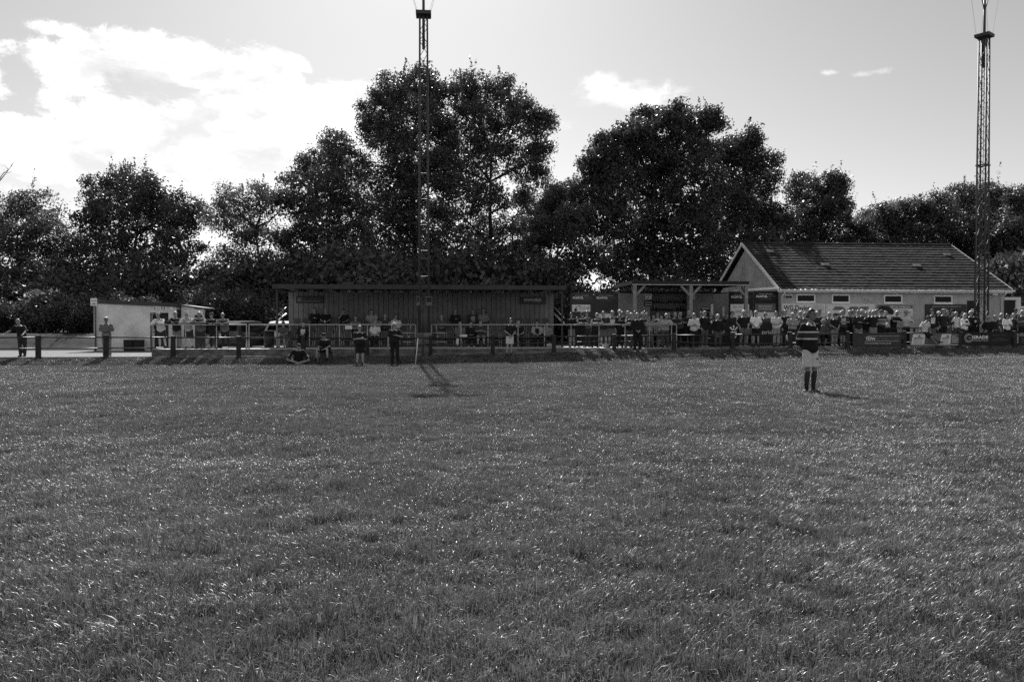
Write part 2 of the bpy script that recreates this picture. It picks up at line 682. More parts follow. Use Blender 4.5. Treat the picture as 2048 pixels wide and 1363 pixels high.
# ---------------------------------------------------------------- seated stand
SV0, SV1 = 2.6, 5.8
su0, su1 = upx(553, SV0, 3.4), upx(1125, SV0, 3.4)
stand = thing('seated_stand', 'long low covered stand with seats and a dark flat roof', 'stand', W(0, 0, 0), TH)
b = MB()
b.box(su0 - .15, su1 + .15, SV0 - .12, SV1 + .25, 3.46, 3.52)
b.build('roof', M_roofd, stand)
b = MB()
b.box(su0 - .18, su1 + .18, SV0 - .16, SV0 - .123, 3.37, 3.60)
b.build('fascia', M_roofd, stand)
nr = 17
for k in range(nr):
    u = su0 + (su1 - su0) * k / (nr - 1)
    b = MB()
    b.box(u - .04, u + .04, SV0 - .115, SV1 + .1, 3.34, 3.457)
    b.build('rafter', M_roofd, stand)
for u in (su0 + .02, su1 - .02):
    b = MB()
    b.box(u - .045, u + .045, SV0 - .05, SV0 + .05, SLAB_Z, 3.338)
    b.build('front_post', M_roofd, stand)
npan = 54
for k in range(npan):
    a, c = su0 + (su1 - su0) * k / npan, su0 + (su1 - su0) * (k + 1) / npan
    b = MB()
    off = rnd.uniform(-.006, .006)
    b.box(a + .012, c - .012, SV1 + off, SV1 + .04 + off, 0.2, 3.335)
    b.build('wall_panel', M_sheet, stand)
b = MB()
b.box(su0, su1, SV1 + .06, SV1 + .1, 0.2, 3.33)
b.build('wall_backing', M_black, stand)
M_step = mat('stand_step', 0.10, 0.9, 0.3, 2.0, 0.2, 20)
for (v0, z0) in ((3.62, .72), (4.47, 1.06)):
    b = MB()
    b.box(su0 + .25, su1 - .25, v0, SV1 - .01, z0 - .36, z0)
    b.build('tier', M_step, stand)
# seats: one mesh shared by all
def seat_meshes():
    pad = MB()
    n = 6
    vs2, fs2 = [], []
    for i in range(n + 1):
        t = i / n
        for j, x in enumerate((-.205, -.1, .1, .205)):
            vs2.append((x, -.2 + .4 * t, .43 - .03 * math.sin(t * math.pi) + (.015 if j in (0, 3) else 0)))
    for i in range(n):
        for j in range(3):
            fs2.append((i * 4 + j, i * 4 + j + 1, (i + 1) * 4 + j + 1, (i + 1) * 4 + j))
    pad.add(vs2, fs2)
    pad.box(-.2, .2, -.19, .19, .375, .395)
    back = MB()
    prof = [(-.20, .50), (-.215, .60), (-.215, .78), (-.19, .835), (-.12, .855), (.12, .855), (.19, .835), (.215, .78), (.215, .60), (.20, .50)]
    back.prism(prof, .19, .215)
    frame = MB()
    for s in (-.19, .19):
        frame.tube([(s, -.16, .37), (s, -.14, .0)], .012, 6)
        frame.tube([(s, .20, .80), (s, .19, .37), (s, .21, 0)], .012, 6)
    frame.tube([(-.2, -.15, .365), (.2, -.15, .365)], .012, 6)
    return pad.mesh('seat_pad', True), back.mesh('seat_back'), frame.mesh('seat_frame', True)


seat_me = seat_meshes()
ROWS = [(3.30, SLAB_Z), (4.12, .72), (4.98, 1.06)]
gap = upx(848, 3.6, 1.0)
nseat = 29
for r_, (v, z) in enumerate(ROWS):
    for k in range(nseat):
        u = su0 + .55 + (su1 - su0 - 1.1) * k / (nseat - 1)
        if abs(u - gap) < .45:
            continue
        e = bpy.data.objects.new('seat', None)
        COL.objects.link(e)
        e.parent = stand
        e.location = (u, v, z)
        for nm, me, mm in zip(('pad', 'backrest', 'frame'), seat_me, (M_seat, M_seat, M_galv)):
            obj(nm, me, mm, e)
# sloping side rails of the stand
for (s, pa, pb) in ((0, 551, 572), (1, 1128, 1108)):
    for (ya, yb, rr) in ((646, 627, .045), (635, 614, .022)):
        va, vb = 2.9, 5.2
        ua, ub = upx(pa, va, 1.8), upx(pb, vb, 2.2)
        b = MB()
        b.tube([(ua, va, zpy(ya, ua, va)), (ub, vb, zpy(yb, ub, vb))], rr, 8)
        b.build('side_rail', M_white, stand, True)


def frame_z(u0, u1, v, y0, y1, th=.03):
    """a board facing the pitch: centre x, size and z range from picture rows"""
    uc = (u0 + u1) / 2
    return zpy(y0, uc, v), zpy(y1, uc, v)


def board(name, label, cat, px0, px1, py0, py1, v, m, group=None, th=.025, border=None):
    """free-standing or hung flat board, local x along the board, z up, origin at its lower centre"""
    zt = zpy(py0, upx((px0 + px1) / 2, v, 1.5), v)
    zb = zpy(py1, upx((px0 + px1) / 2, v, 1.5), v)
    u0, u1 = upx(px0, v, (zt + zb) / 2), upx(px1, v, (zt + zb) / 2)
    r = thing(name, label, cat, W((u0 + u1) / 2, v, zb), TH, group)
    w, h = u1 - u0, zt - zb
    b = MB()
    b.box(-w / 2, w / 2, -th / 2, th / 2, 0, h)
    b.build('panel', m, r)
    if border:
        for (x0, x1, z0, z1) in ((-w / 2 - .02, w / 2 + .02, h, h + .02), (-w / 2 - .02, w / 2 + .02, -.02, 0), (-w / 2 - .02, -w / 2, 0, h), (w / 2, w / 2 + .02, 0, h)):
            b = MB()
            b.box(x0 + .001, x1 - .001, -th / 2 - .006, th / 2, z0 + .001, z1 - .001)
            b.build('frame', border, r)
    return r, w, h, -th / 2 - .004


r, w, h, y = board('sign_board', 'dark framed sponsor board on the back wall near the left end of the stand', 'sign', 593, 646, 593, 605, SV1 - .06, M_board_d, 'boards on the back wall of the stand', .03, M_board_k)
b = MB(); b.box(-w * .46, -w * .3, y - .002, y, h * .2, h * .8); b.build('emblem', M_paint_m, r)
b = MB(); b.box(-w * .25, w * .4, y - .002, y, h * .18, h * .30); b.build('underline', M_paint_m, r)
b = MB(); b.box(-w * .25, w * .3, y - .002, y, h * .5, h * .56); b.build('underline', mat('print_dim', .08, .7, 0), r)
r, w, h, y = board('sign_board', 'dark sponsor board with a white place name on the stand back wall, right end', 'sign', 1040, 1092, 594, 608, SV1 - .06, M_board_d, 'boards on the back wall of the stand', .03)
lettering('SWANSEA', M_paint_l, r, -.02, h * .62, y, width=w * .68, bold=.012)
lettering('BUILDING SUPPLIES', M_paint_m, r, -.02, h * .30, y, width=w * .66)
r, w, h, y = board('notice', 'small blank white notice tied below the hand rail in front of the stand', 'notice', 690, 704, 651, 658, HR_V - .05, M_white, None, .01)

# ---------------------------------------------------------------- floodlight masts
def mast(label, u, v, rz, w0, w1, H, joints, ladder, pole_x=0.0):
    base = float(zp(u))
    r = thing('floodlight_mast', label, 'floodlight mast', W(u, v, base), rz, 'floodlight masts')

    def half(z):
        return (w0 + (w1 - w0) * z / H) / 2
    legs = [(-1, -1), (1, -1), (1, 1), (-1, 1)]
    for (sx, sy) in legs:
        b = MB()
        b.tube([(sx * half(0), sy * half(0), 0), (sx * half(H), sy * half(H), H)], [.058, .042], 8)
        b.build('leg', M_steel_d, r, True)
    n = int(H / .62)
    for face in range(4):
        b = MB()
        a, c = legs[face], legs[(face + 1) % 4]
        for k in range(n):
            z0, z1 = H * k / n, H * (k + 1) / n
            p, q = (a, c) if k % 2 == 0 else (c, a)
            b.tube([(p[0] * half(z0), p[1] * half(z0), z0), (q[0] * half(z1), q[1] * half(z1), z1)], .015, 5)
            if k % 2 == 0:
                b.tube([(a[0] * half(z0), a[1] * half(z0), z0), (c[0] * half(z0), c[1] * half(z0), z0)], .011, 5)
        b.build('lattice', M_steel_d, r)
    for zj in joints:
        b = MB()
        hh = half(zj) + .045
        for s in (-1, 1):
            b.box(-hh, hh, s * hh - .03, s * hh + .03, zj - .03, zj + .03)
            b.box(s * hh - .03, s * hh + .03, -hh + .031, hh - .031, zj - .03, zj + .03)
        b.build('flange', M_steel_d, r)
    if ladder:
        b = MB()
        lx = -half(0) - .16
        for s in (-.14, .14):
            b.tube([(lx + .02, s, 2.2), (-half(H) - .12, s, H - .5)], .016, 5)
        for k in range(int((H - 3) / .32)):
            z = 2.4 + .32 * k
            xx = lx + .02 + (-half(H) - .12 - lx - .02) * (z - 2.2) / (H - 2.7)
            b.tube([(xx, -.14, z), (xx, .14, z)], .010, 5)
            if k % 6 == 0:
                b.tube([(xx, 0, z), (-half(z), 0, z)], .010, 5)
        b.build('ladder', M_steel_d, r)
    b = MB()
    P = .36
    b.box(-P, P, -P, P, H, H + .06)
    for s in (-1, 1):
        b.box(-P, P, s * P - .012, s * P + .012, H + .0605, H + .16)
        b.box(s * P - .012, s * P + .012, -P + .013, P - .013, H + .0605, H + .16)
    b.build('platform', M_steel_d, r)
    b = MB()
    b.tube([(0, 0, H - 1.6), (0, 0, H + 2.6)], [.075, .06], 10)
    b.build('pole', M_steel_d, r, True)
    for s in (-1, 1):
        b = MB()
        b.tube([(0, 0, H + 1.35), (s * .62, 0, H + 2.45)], .028, 6)
        b.build('arm', M_steel_d, r, True)
    b = MB()
    b.tube([(-.8, 0, H + 2.5), (.8, 0, H + 2.5)], .035, 8)
    b.build('cross_bar', M_steel_d, r, True)
    for s in (-.62, -.24, .24, .62):
        hb = MB()
        hb.box(-.175, .175, -.24, .16, -.24, .10)
        hb.v = [(x * (1.0 if y_ < 0 else .6), y_, z_ * (1 if y_ < 0 else .6)) for (x, y_, z_) in hb.v]
        lamp = hb.build('lamp', M_steel_d, r, False, (s, 0, H + 2.72))
        g = MB()
        g.box(-.145, .145, -.246, -.241, -.21, .07)
        g.build('lens', M_glass_d, lamp)
    for (sx, sy) in legs:
        b = MB()
        b.tube([(sx * P * .8, sy * P * .8, H + .1), (sx * .95, sy * .35, H + 2.5)], .006, 4)
        b.build('stay_wire', M_steel_d, r)
    return r, base


um, vm = upx(848, .55, 5), .55
m1, base1 = mast('tall lattice floodlight mast standing on a concrete block before the stand', um, vm, TH, .47, .36, 16.45, (4.65, 9.6), False)
b = MB()
b.box(-.37, .37, -.34, .34, -.3, .62 + (SLAB_Z - base1) + .15)
blk = b.build('plinth', M_conc_d, m1)
for (x, w_) in ((-.28, .16), (.25, .3)):
    for part in range(1):
        b = MB()
        zc = zpy(602, um, vm) - base1
        b.box(x - w_ / 2, x + w_ / 2, -.31, -.295, zc - .22, zc + .22)
        pl = b.build('warning_plate', M_board_m, m1)
        b = MB()
        b.box(x - w_ / 2 + .03, x + w_ / 2 - .03, -.316, -.311, zc - .05, zc + .18)
        b.build('warning_mark', M_paint_k, pl)
m2, base2 = mast('tall lattice floodlight mast with a ladder in front of the clubhouse', upx(1964, 1.5, 5), 1.5, TH + math.radians(33), .48, .38, 16.4, (4.9, 9.6), True)

# ---------------------------------------------------------------- club house
GV = 4.6                         # front wall
GW = 10.5                        # depth
bu0 = upx(1563, GV, 2.5)
bu1 = upx(2008, GV, 2.5)
house = thing('clubhouse', 'single storey rendered clubhouse with tiled gable roof and small high windows', 'building', W(0, 0, 0), TH)
EZ = zpy(579, upx(1780, GV - .3, 3.5), GV - .3)        # eaves
RZ = zpy(489, upx(1690, GV + GW / 2, 6.5), GV + GW / 2)
hb = float(zp(20)) - .2
b = MB()
b.box(bu0, bu1, GV, GV + .25, hb, EZ - .02)
b.build('front_wall', M_render, house)
b = MB()
b.box(bu0 + .002, bu1 - .002, GV + GW - .25, GV + GW, hb, EZ - .02)
b.build('back_wall', M_render, house)
for u in (bu0, bu1 - .25):
    b = MB()
    poly = [(GV + .251, hb), (GV + GW - .251, hb), (GV + GW - .251, EZ - .05), (GV + GW / 2, RZ - .25), (GV + .251, EZ - .05)]
    n = len(poly)
    vs3 = [(u + .001, p[0], p[1]) for p in poly] + [(u + .249, p[0], p[1]) for p in poly]
    fs3 = [tuple(reversed(range(n))), tuple(range(n, 2 * n))] + [(i, (i + 1) % n, (i + 1) % n + n, i + n) for i in range(n)]
    b.add(vs3, fs3)
    b.build('gable_wall', M_render, house)
# roof: courses of interlocking tiles, front slope; plain sheet behind
ru0, ru1 = bu0 - .28, bu1 + .25
ov = .32
roof = MB()
roof.add([(ru0, GV - ov, EZ), (ru1, GV - ov, EZ), (ru1, GV + GW / 2, RZ), (ru0, GV + GW / 2, RZ), (ru0, GV + GW + ov, EZ), (ru1, GV + GW + ov, EZ),
          (ru0, GV - ov, EZ - .06), (ru1, GV - ov, EZ - .06), (ru1, GV + GW / 2, RZ - .06), (ru0, GV + GW / 2, RZ - .06), (ru0, GV + GW + ov, EZ - .06), (ru1, GV + GW + ov, EZ - .06)],
         [(0, 1, 2, 3), (3, 2, 5, 4), (7, 6, 9, 8), (8, 9, 10, 11), (0, 6, 7, 1), (4, 5, 11, 10), (0, 3, 9, 6), (3, 4, 10, 9), (1, 7, 8, 2), (2, 8, 11, 5)])
roof_o = roof.build('roof', M_tile, house)
NC = 17
sl = math.atan2(RZ - EZ, GW / 2 + ov)
L = math.hypot(RZ - EZ, GW / 2 + ov)
dv, dz = math.cos(sl), math.sin(sl)
nvv, nz = -dz, dv
NT_ = 46
for k in range(NC):
    s0, s1 = L * k / NC, L * (k + 1) / NC + .02
    b = MB()
    for t in range(NT_):
        a = ru0 + (ru1 - ru0) * t / NT_
        c = ru0 + (ru1 - ru0) * (t + 1) / NT_ - .008
        lift = .052 + rnd.uniform(-.007, .007)
        j = rnd.uniform(-.012, .012)
        pts = []
        for (s, hgt) in ((s0 + j, lift), (s1, .012)):
            for u in (a, (a + c) / 2, c):
                hh = hgt + (.012 if u == (a + c) / 2 else 0)
                pts.append((u, GV - ov + dv * s + nvv * hh, EZ + dz * s + nz * hh))
        for u in (a, c):
            pts.append((u, GV - ov + dv * (s0 + j), EZ + dz * (s0 + j)))
        b.add(pts, [(0, 1, 4, 3), (1, 2, 5, 4), (6, 7, 2, 1, 0)])
    tag(b.build('tile_course', M_tile, house), kind='stuff')
b = MB()
for t in range(30):
    a = ru0 + (ru1 - ru0) * t / 30
    c = ru0 + (ru1 - ru0) * (t + 1) / 30 - .01
    b.tube([(a, GV + GW / 2, RZ + .005), (c, GV + GW / 2, RZ + .005)], .10, 8)
tag(b.build('ridge', M_tile, house), kind='stuff')
M_barge = mat('upvc_white', 0.86, 0.35, 0.05, 3.0, 0, 1, 0.5)
for u in (ru0 - .03, ru1 + .001):
    for sgn in (0, 1):
        b = MB()
        if sgn == 0:
            q = [(GV - ov, EZ), (GV + GW / 2, RZ)]
        else:
            q = [(GV + GW / 2 + .004, RZ), (GV + GW + ov, EZ)]
        pts = []
        for uu in (u, u + .03):
            pts += [(uu, q[0][0], q[0][1] + .085), (uu, q[1][0], q[1][1] + .085), (uu, q[1][0], q[1][1] - .14), (uu, q[0][0], q[0][1] - .14)]
        b.add(pts, [(0, 1, 2, 3), (7, 6, 5, 4), (0, 4, 5, 1), (1, 5, 6, 2), (2, 6, 7, 3), (3, 7, 4, 0)])
        b.build('bargeboard', M_barge, house)
b = MB()
b.box(ru0, ru1, GV - ov - .03, GV - ov - .005, EZ - .17, EZ - .03)
b.build('fascia', M_barge, house)
b = MB()
b.tube([(ru0 + .02, GV - ov - .09, EZ - .06), (ru1 + .1, GV - ov - .09, EZ - .06)], .055, 8)
b.build('gutter', M_barge, house, True)
b = MB()
b.box(ru0 + .01, ru1 - .01, GV - ov - .003, GV - .002, EZ - .165, EZ - .15)
b.build('soffit', M_barge, house)
for px in (1563.5, 2003):
    u = upx(px, GV - .06, 2)
    b = MB()
    b.tube([(u, GV - ov - .08, EZ - .12), (u, GV - ov - .08, EZ - .22), (u, GV - .06, EZ - .42), (u, GV - .06, hb + .2)], .034, 8)
    b.build('downpipe', M_barge, house, True)
for (p0, p1, y0_, y1_) in ((1592, 1630, 588, 604.5), (1663, 1699, 588.5, 605.5), (1767, 1804, 589.5, 606), (1867, 1904, 590.5, 606.5)):
    uc = upx((p0 + p1) / 2, GV, 2.8)
    z0, z1 = zpy(y1_, uc, GV), zpy(y0_, uc, GV)
    a, c = upx(p0, GV, 2.8), upx(p1, GV, 2.8)
    e = bpy.data.objects.new('window', None)
    COL.objects.link(e)
    e.parent = house
    e.location = (uc, GV, (z0 + z1) / 2)
    w, h = c - a, z1 - z0
    t = .07
    b = MB()
    b.box(-w / 2, w / 2, -.05, -.003, h / 2 - t, h / 2)
    b.box(-w / 2, w / 2, -.05, -.003, -h / 2, -h / 2 + t)
    b.box(-w / 2, -w / 2 + t, -.05, -.003, -h / 2 + t + .0005, h / 2 - t - .0005)
    b.box(w / 2 - t, w / 2, -.05, -.003, -h / 2 + t + .0005, h / 2 - t - .0005)
    b.build('frame', M_barge, e)
    b = MB()
    b.box(-w / 2 + t, w / 2 - t, -.02, -.005, -h / 2 + t, h / 2 - t)
    b.build('pane', M_glass_d, e)
    b = MB()
    b.box(-w / 2 - .03, w / 2 + .03, -.09, -.003, -h / 2 - .05, -h / 2 - .002)
    b.build('sill', M_barge, e)
for (px, py) in ((1540, 505), (1650, 531), (1833, 533), (1893, 511)):
    # vent tiles on the roof slope: find v where the slope crosses the ray
    best = None
    for s in np.linspace(0, L, 120):
        v, z = GV - ov + dv * s, EZ + dz * s
        u = upx(px, v, z)
        e_ = abs(zpy(py, u, v) - z)
        if best is None or e_ < best[0]:
            best = (e_, u, v, z)
    _, u, v, z = best
    b = MB()
    b.obox((0, 0, .07), .42, .26, .06, (sl, 0, 0))
    b.obox((.02, -.1, .10), .34, .08, .05, (sl, 0, 0))
    b.build('roof_vent', mat('vent_tile', .22, .7, .2), house, False, (u, v, z))
# door
u0, u1 = upx(1934, GV, 2), upx(1957, GV, 2)
b = MB()
b.box(u0, u1, GV - .03, GV - .003, hb, zpy(601, (u0 + u1) / 2, GV))
dr = b.build('door', M_board_k, house)
b = MB(); b.box(u0 + .2, u0 + .45, GV - .037, GV - .032, zpy(627, u0, GV), zpy(617, u0, GV)); b.build('door_notice', M_board_l, dr)
# porch and fence to the right of the clubhouse
porch = thing('porch', 'white framed open doorway standing at the right end of the clubhouse', 'porch', W(upx(2018, GV + .6, 2), GV + .6, float(zp(30))), TH)
w = .95
zt = zpy(594, upx(2018, GV + .6, 2), GV + .6) - float(zp(30))
for (x0, x1, z0, z1) in ((w / 2 - .02, w / 2 + .22, 0, zt - .17), (-w / 2 + .2, w / 2 + .22, zt - .169, zt)):
    b = MB(); b.box(x0 - .05, x1, -.06, .06, z0, z1); b.build('frame', M_white, porch)
b = MB(); b.box(-w / 2 + .1, w / 2 - .08, .02, .05, 0, zt - .17); b.build('door', M_board_k, porch)
b = MB(); b.box(w / 2 + .23, w / 2 + 6.5, .3, .36, 0, zpy(612, upx(2040, GV + .9, 2), GV + .9) - float(zp(30)))
wl = b.build('wall', M_block, None, False)
wl.location = porch.location; wl.rotation_euler = (0, 0, TH); wl.name = 'screen_wall'
tag(wl, 'pale low screen wall to the right of the white porch', 'wall')

# small fittings on the clubhouse
r, w, h, y = board('notice', 'small dark and white notice high on the clubhouse near its left corner', 'notice', 1570, 1585, 587, 597, GV - .03, M_board_l, None, .02)
b = MB(); b.box(-w * .45, w * .45, y - .002, y, h * .1, h * .55); b.build('panel_print', M_paint_k, r)
lettering('NOTICE', M_paint_k, r, 0, h * .78, y, width=w * .8)


def arrow(px0, px1, py, flip, label):
    v = GV - .02
    uc = upx((px0 + px1) / 2, v, 2.9)
    z = zpy(py, uc, v)
    wd = upx(px1, v, 2.9) - upx(px0, v, 2.9)
    r = thing('arrow_sign', label, 'sign', W(uc, v, z), TH)
    s = wd / 2
    poly = [(-s, 0), (-s * .62, .09), (-s * .62, .045), (s, .045), (s, -.045), (-s * .62, -.045), (-s * .62, -.09)]
    b = MB(); b.prism(poly[::-1] if flip else poly, -.01, .008); b.build('panel', M_board_l, r)
    inner = [(p[0] * .82, p[1] * .62) for p in poly]
    b = MB(); b.prism(inner, -.014, -.0102); b.build('inner_print', M_board_m, r)
    lettering('CHANGING', M_paint_w, r, s * .1, 0, -.017, width=s * 1.2)


arrow(1725, 1742, 599, False, 'small left pointing arrow sign between the clubhouse windows')
arrow(1979, 1992, 595.5, False, 'small left pointing arrow sign below the camera at the clubhouse right corner')
u = upx(1988, GV - .15, 3.1); z = zpy(588.5, u, GV - .15)
r = thing('security_camera', 'small white security camera under the eaves at the clubhouse right corner', 'camera', W(u, GV, z), TH)
b = MB(); b.tube([(0, -.02, .12), (0, -.12, .12), (0, -.16, .03)], .018, 6); b.build('bracket', M_barge, r)
b = MB(); b.obox((.04, -.2, 0), .12, .26, .10, (0.1, 0, .9)); b.build('housing', M_barge, r)
b = MB(); b.ell((.13, -.29, -.02), .035, .035, .035); b.build('lens', M_paint_k, r)

# sponsor boards on the clubhouse wall
SVv = GV - .035
grp = 'sponsor boards on the clubhouse wall'
r, w, h, y = board('sponsor_board', 'white sponsor board with big black lettering at the left of the clubhouse wall', 'sign', 1564.5, 1651, 607, 632, SVv, M_board_l, grp)
lettering('WG Davies', M_paint_k, r, -w * .17, h * .66, y, width=w * .60, height=h * .44, bold=.02)
b = MB(); b.box(-w * .46, w * .15, y - .001, y, h * .36, h * .395); b.build('underline', M_paint_k, r)
lettering('Car/Van MOTs', M_paint_m, r, w * .34, h * .86, y, width=w * .24)
lettering('and Servicing', M_paint_m, r, w * .34, h * .68, y, width=w * .24)
lettering('all makes and models', M_paint_m, r, w * .34, h * .50, y, width=w * .24)
lettering('01792 795 705', M_paint_m, r, w * .34, h * .18, y, width=w * .26)
lettering('Fforestfach Trade Park', M_paint_m, r, -w * .16, h * .20, y, width=w * .5)
r, w, h, y = board('sponsor_board', 'pale sponsor board under the big black lettered one', 'sign', 1564.5, 1650, 632.6, 655, SVv, M_board_l, grp)
lettering('MOT', M_paint_m, r, w * .3, h * .72, y, width=w * .2)
r, w, h, y = board('sponsor_board', 'pale sponsor board with three large sweeping grey letters on the clubhouse', 'sign', 1652, 1749.5, 607.5, 650, SVv, M_board_l, grp)
# sweeping three-letter mark
def sweep(parts, m, r, y):
    for poly in parts:
        b = MB(); b.prism(poly, y - .003, y); b.build('mark', m, r)


def arc(cx, cz, r0, r1, a0, a1, n=12):
    o = [(cx + r1 * math.cos(math.radians(a0 + (a1 - a0) * i / n)), cz + r1 * math.sin(math.radians(a0 + (a1 - a0) * i / n))) for i in range(n + 1)]
    i_ = [(cx + r0 * math.cos(math.radians(a1 + (a0 - a1) * i / n)), cz + r0 * math.sin(math.radians(a1 + (a0 - a1) * i / n))) for i in range(n + 1)]
    return o + i_


zc = h * .64
R1, R0 = h * .235, h * .075
x1 = -w * .20
sweep([[(x1 - w * .17, zc + R0), (x1, zc + R0), (x1, zc + R1), (x1 - w * .12, zc + R1)][::-1], arc(x1, zc, R0, R1, -90, 90), [(x1 - w * .1, zc - R1), (x1, zc - R1), (x1, zc - R0), (x1 - w * .1, zc - R0)][::-1]], M_paint_m, r, y)
x2 = w * .04
sweep([[(x2 - w * .10, zc + R0), (x2 + w * .09, zc + R0), (x2 + w * .13, zc + R1), (x2 - w * .04, zc + R1)][::-1], [(x2 - w * .06, zc - R1), (x2 + w * .0, zc - R1), (x2 + w * .03, zc + R0 - .002), (x2 - w * .04, zc + R0 - .002)][::-1]], M_paint_m, r, y)
x3 = w * .24
sweep([arc(x3, zc, R0, R1, 90, 270), [(x3, zc + R0), (x3 + w * .10, zc + R0), (x3 + w * .14, zc + R1), (x3, zc + R1)][::-1], [(x3, zc - R1), (x3 + w * .1, zc - R1), (x3 + w * .1, zc - R0), (x3, zc - R0)][::-1]], M_paint_m, r, y)
r, w, h, y = board('sponsor_board', 'sponsor board showing a dark car and a grey heading on the clubhouse', 'sign', 1754, 1825, 609, 640, SVv, M_board_l, grp)
b = MB(); b.box(-w * .497, w * .497, y - .001, y, h * .76, h * .99); b.build('heading_band', M_board_m, r)
lettering('GB Car Collection', M_paint_w, r, w * .15, h * .875, y - .002, width=w * .58, bold=.01)
lettering('Telephone Steve', M_paint_m, r, w * .2, h * .66, y, width=w * .32)
lettering('07968 777 297', M_paint_k, r, w * .24, h * .50, y, width=w * .44, bold=.01)
lettering('gbcarcollection.co.uk', M_paint_m, r, w * .24, h * .34, y, width=w * .44)
b = MB(); b.prism([(-w * .48, h * .60), (-w * .46, h * .80), (-w * .36, h * .93), (-w * .2, h * .88), (-w * .06, h * .70), (-w * .02, h * .52), (-w * .06, h * .36), (-w * .2, h * .38), (-w * .3, h * .55)][::-1], y - .004, y - .0012); b.build('car_print', M_paint_k, r)
b = MB(); b.box(w * .36, w * .49, y - .001, y, h * .03, h * .25); b.build('corner_print', M_board_m, r)
r, w, h, y = board('sponsor_board', 'dark sponsor board with one fine white line beside the clubhouse door', 'sign', 1850, 1933, 608, 640, SVv, M_board_d, grp)
lettering('PROUD SPONSORS OF LLANGENNECH RFC', M_paint_l, r, .05, h * .85, y, width=w * .70)
b = MB(); b.box(w * .12, w * .44, y - .001, y, h * .38, h * .41); b.build('underline', M_paint_m, r)

# ---------------------------------------------------------------- boards on the fence
FV = -0.26 - .05
grp = 'advertising boards hung on the pitch fence'
r, w, h, y = board('advertising_board', 'dark advertising board with pale lettering and two rules on the fence', 'sign', 1706, 1803, 666, 692, FV, M_board_d, grp)
lettering('TDW', M_paint_w, r, -w * .14, h * .58, y, width=w * .21, height=h * .24, bold=.03, shear=.1)
lettering('DISTRIBUTION', M_paint_m, r, w * .20, h * .58, y, width=w * .50, height=h * .22, shear=.2)
for (zz, x0, x1) in ((.79, -.2, .46), (.40, -.25, .44)):
    b = MB(); b.box(w * x0, w * x1, y - .001, y, h * (zz - .012), h * (zz + .012)); b.build('rule', M_paint_l, r)
lettering('TDW-DISTRIBUTION.CO.UK', M_paint_l, r, .03, h * .23, y, width=w * .55, bold=.01)
r, w, h, y = board('advertising_board', 'grey advertising board with two pale poster panels behind the perched spectator', 'sign', 1820, 1920, 667, 691, FV, M_board_m, grp)
for (x0, x1) in ((-.48, -.22), (.09, .30)):
    b = MB(); b.prism([(w * x0, h * .14), (w * x1, h * .14), (w * (x1 + .02), h * .97), (w * (x0 + .04), h * .97)], y - .002, y); pz = b.build('poster', M_board_l, r)
    b = MB(); b.box(w * (x0 + .05), w * (x1 - .02), y - .004, y - .0022, h * .58, h * .66); b.build('poster_line', M_paint_k, pz)
    for q in (.22, .31, .40, .48):
        b = MB(); b.box(w * (x0 + .04), w * (x1 - .04), y - .004, y - .0022, h * q, h * (q + .03)); b.build('poster_line', M_paint_m, pz)
    b = MB(); b.prism([(w * (x0 + .12), h * .72), (w * (x0 + .20), h * .72), (w * (x0 + .16), h * .92)], y - .004, y - .0022); b.build('poster_mark', M_paint_m, pz)
for q in (.30, .45, .6, .75):
    b = MB(); b.box(w * .33, w * (.47 - .06 * (q > .7)), y - .002, y, h * q, h * (q + .05)); b.build('line_print', M_paint_l, r)
b = MB(); b.box(-w * .48, w * .46, y - .002, y, h * .05, h * .09); b.build('line_print', M_paint_l, r)
r, w, h, y = board('advertising_board', 'black advertising board with a ringed monogram and white heading on the fence', 'sign', 1925, 2022, 664, 690, FV, M_board_k, grp)
b = MB()
for (ra, rb_, a0, a1) in ((.155, .175, 20, 200), (.155, .175, 215, 375), (.105, .122, 60, 330)):
    b.prism(arc(-w * .38, h * .55, h * ra * 1.9, h * rb_ * 1.9, a0, a1, 20), y - .003, y)
b.build('monogram', M_paint_l, r)
b = MB(); b.box(-w * .385, -w * .33, y - .003, y, h * .53, h * .57); b.build('monogram_bar', M_paint_l, r)
lettering('GRADE', M_paint_w, r, -w * .14, h * .62, y, width=w * .33, height=h * .25, bold=.04)
lettering('CONSULTING', M_paint_l, r, -w * .14, h * .37, y, width=w * .33, height=h * .12)
lettering('Recruitment Engineering', M_paint_m, r, w * .26, h * .76, y, width=w * .27)
lettering('01792 720 248', M_paint_m, r, w * .26, h * .52, y, width=w * .18)
lettering('www.gradeconsulting.co.uk', M_paint_m, r, w * .26, h * .38, y, width=w * .35)
r, w, h, y = board('advertising_board', 'black advertising board with small round icons at the far right of the fence', 'sign', 2031, 2110, 664, 690, FV, M_board_k, grp)
for k, q in enumerate((.84, .58, .42, .24)):
    b = MB(); b.disc((-w * .45, y - .001, h * q), h * .06, 12); b.build('icon', M_paint_l, r)
lettering('0330 128 1211', M_paint_l, r, -w * .16, h * .84, y, width=w * .48)
b = MB(); b.box(-w * .48, w * .45, y - .001, y, h * .71, h * .73); b.build('rule', M_paint_l, r)
lettering('CLM', M_paint_m, r, -w * .2, h * .50, y, width=w * .3, height=h * .2, shear=.2)
lettering('CORPORATE', M_paint_m, r, 0, h * .26, y, width=w * .7, height=h * .18, shear=.2)

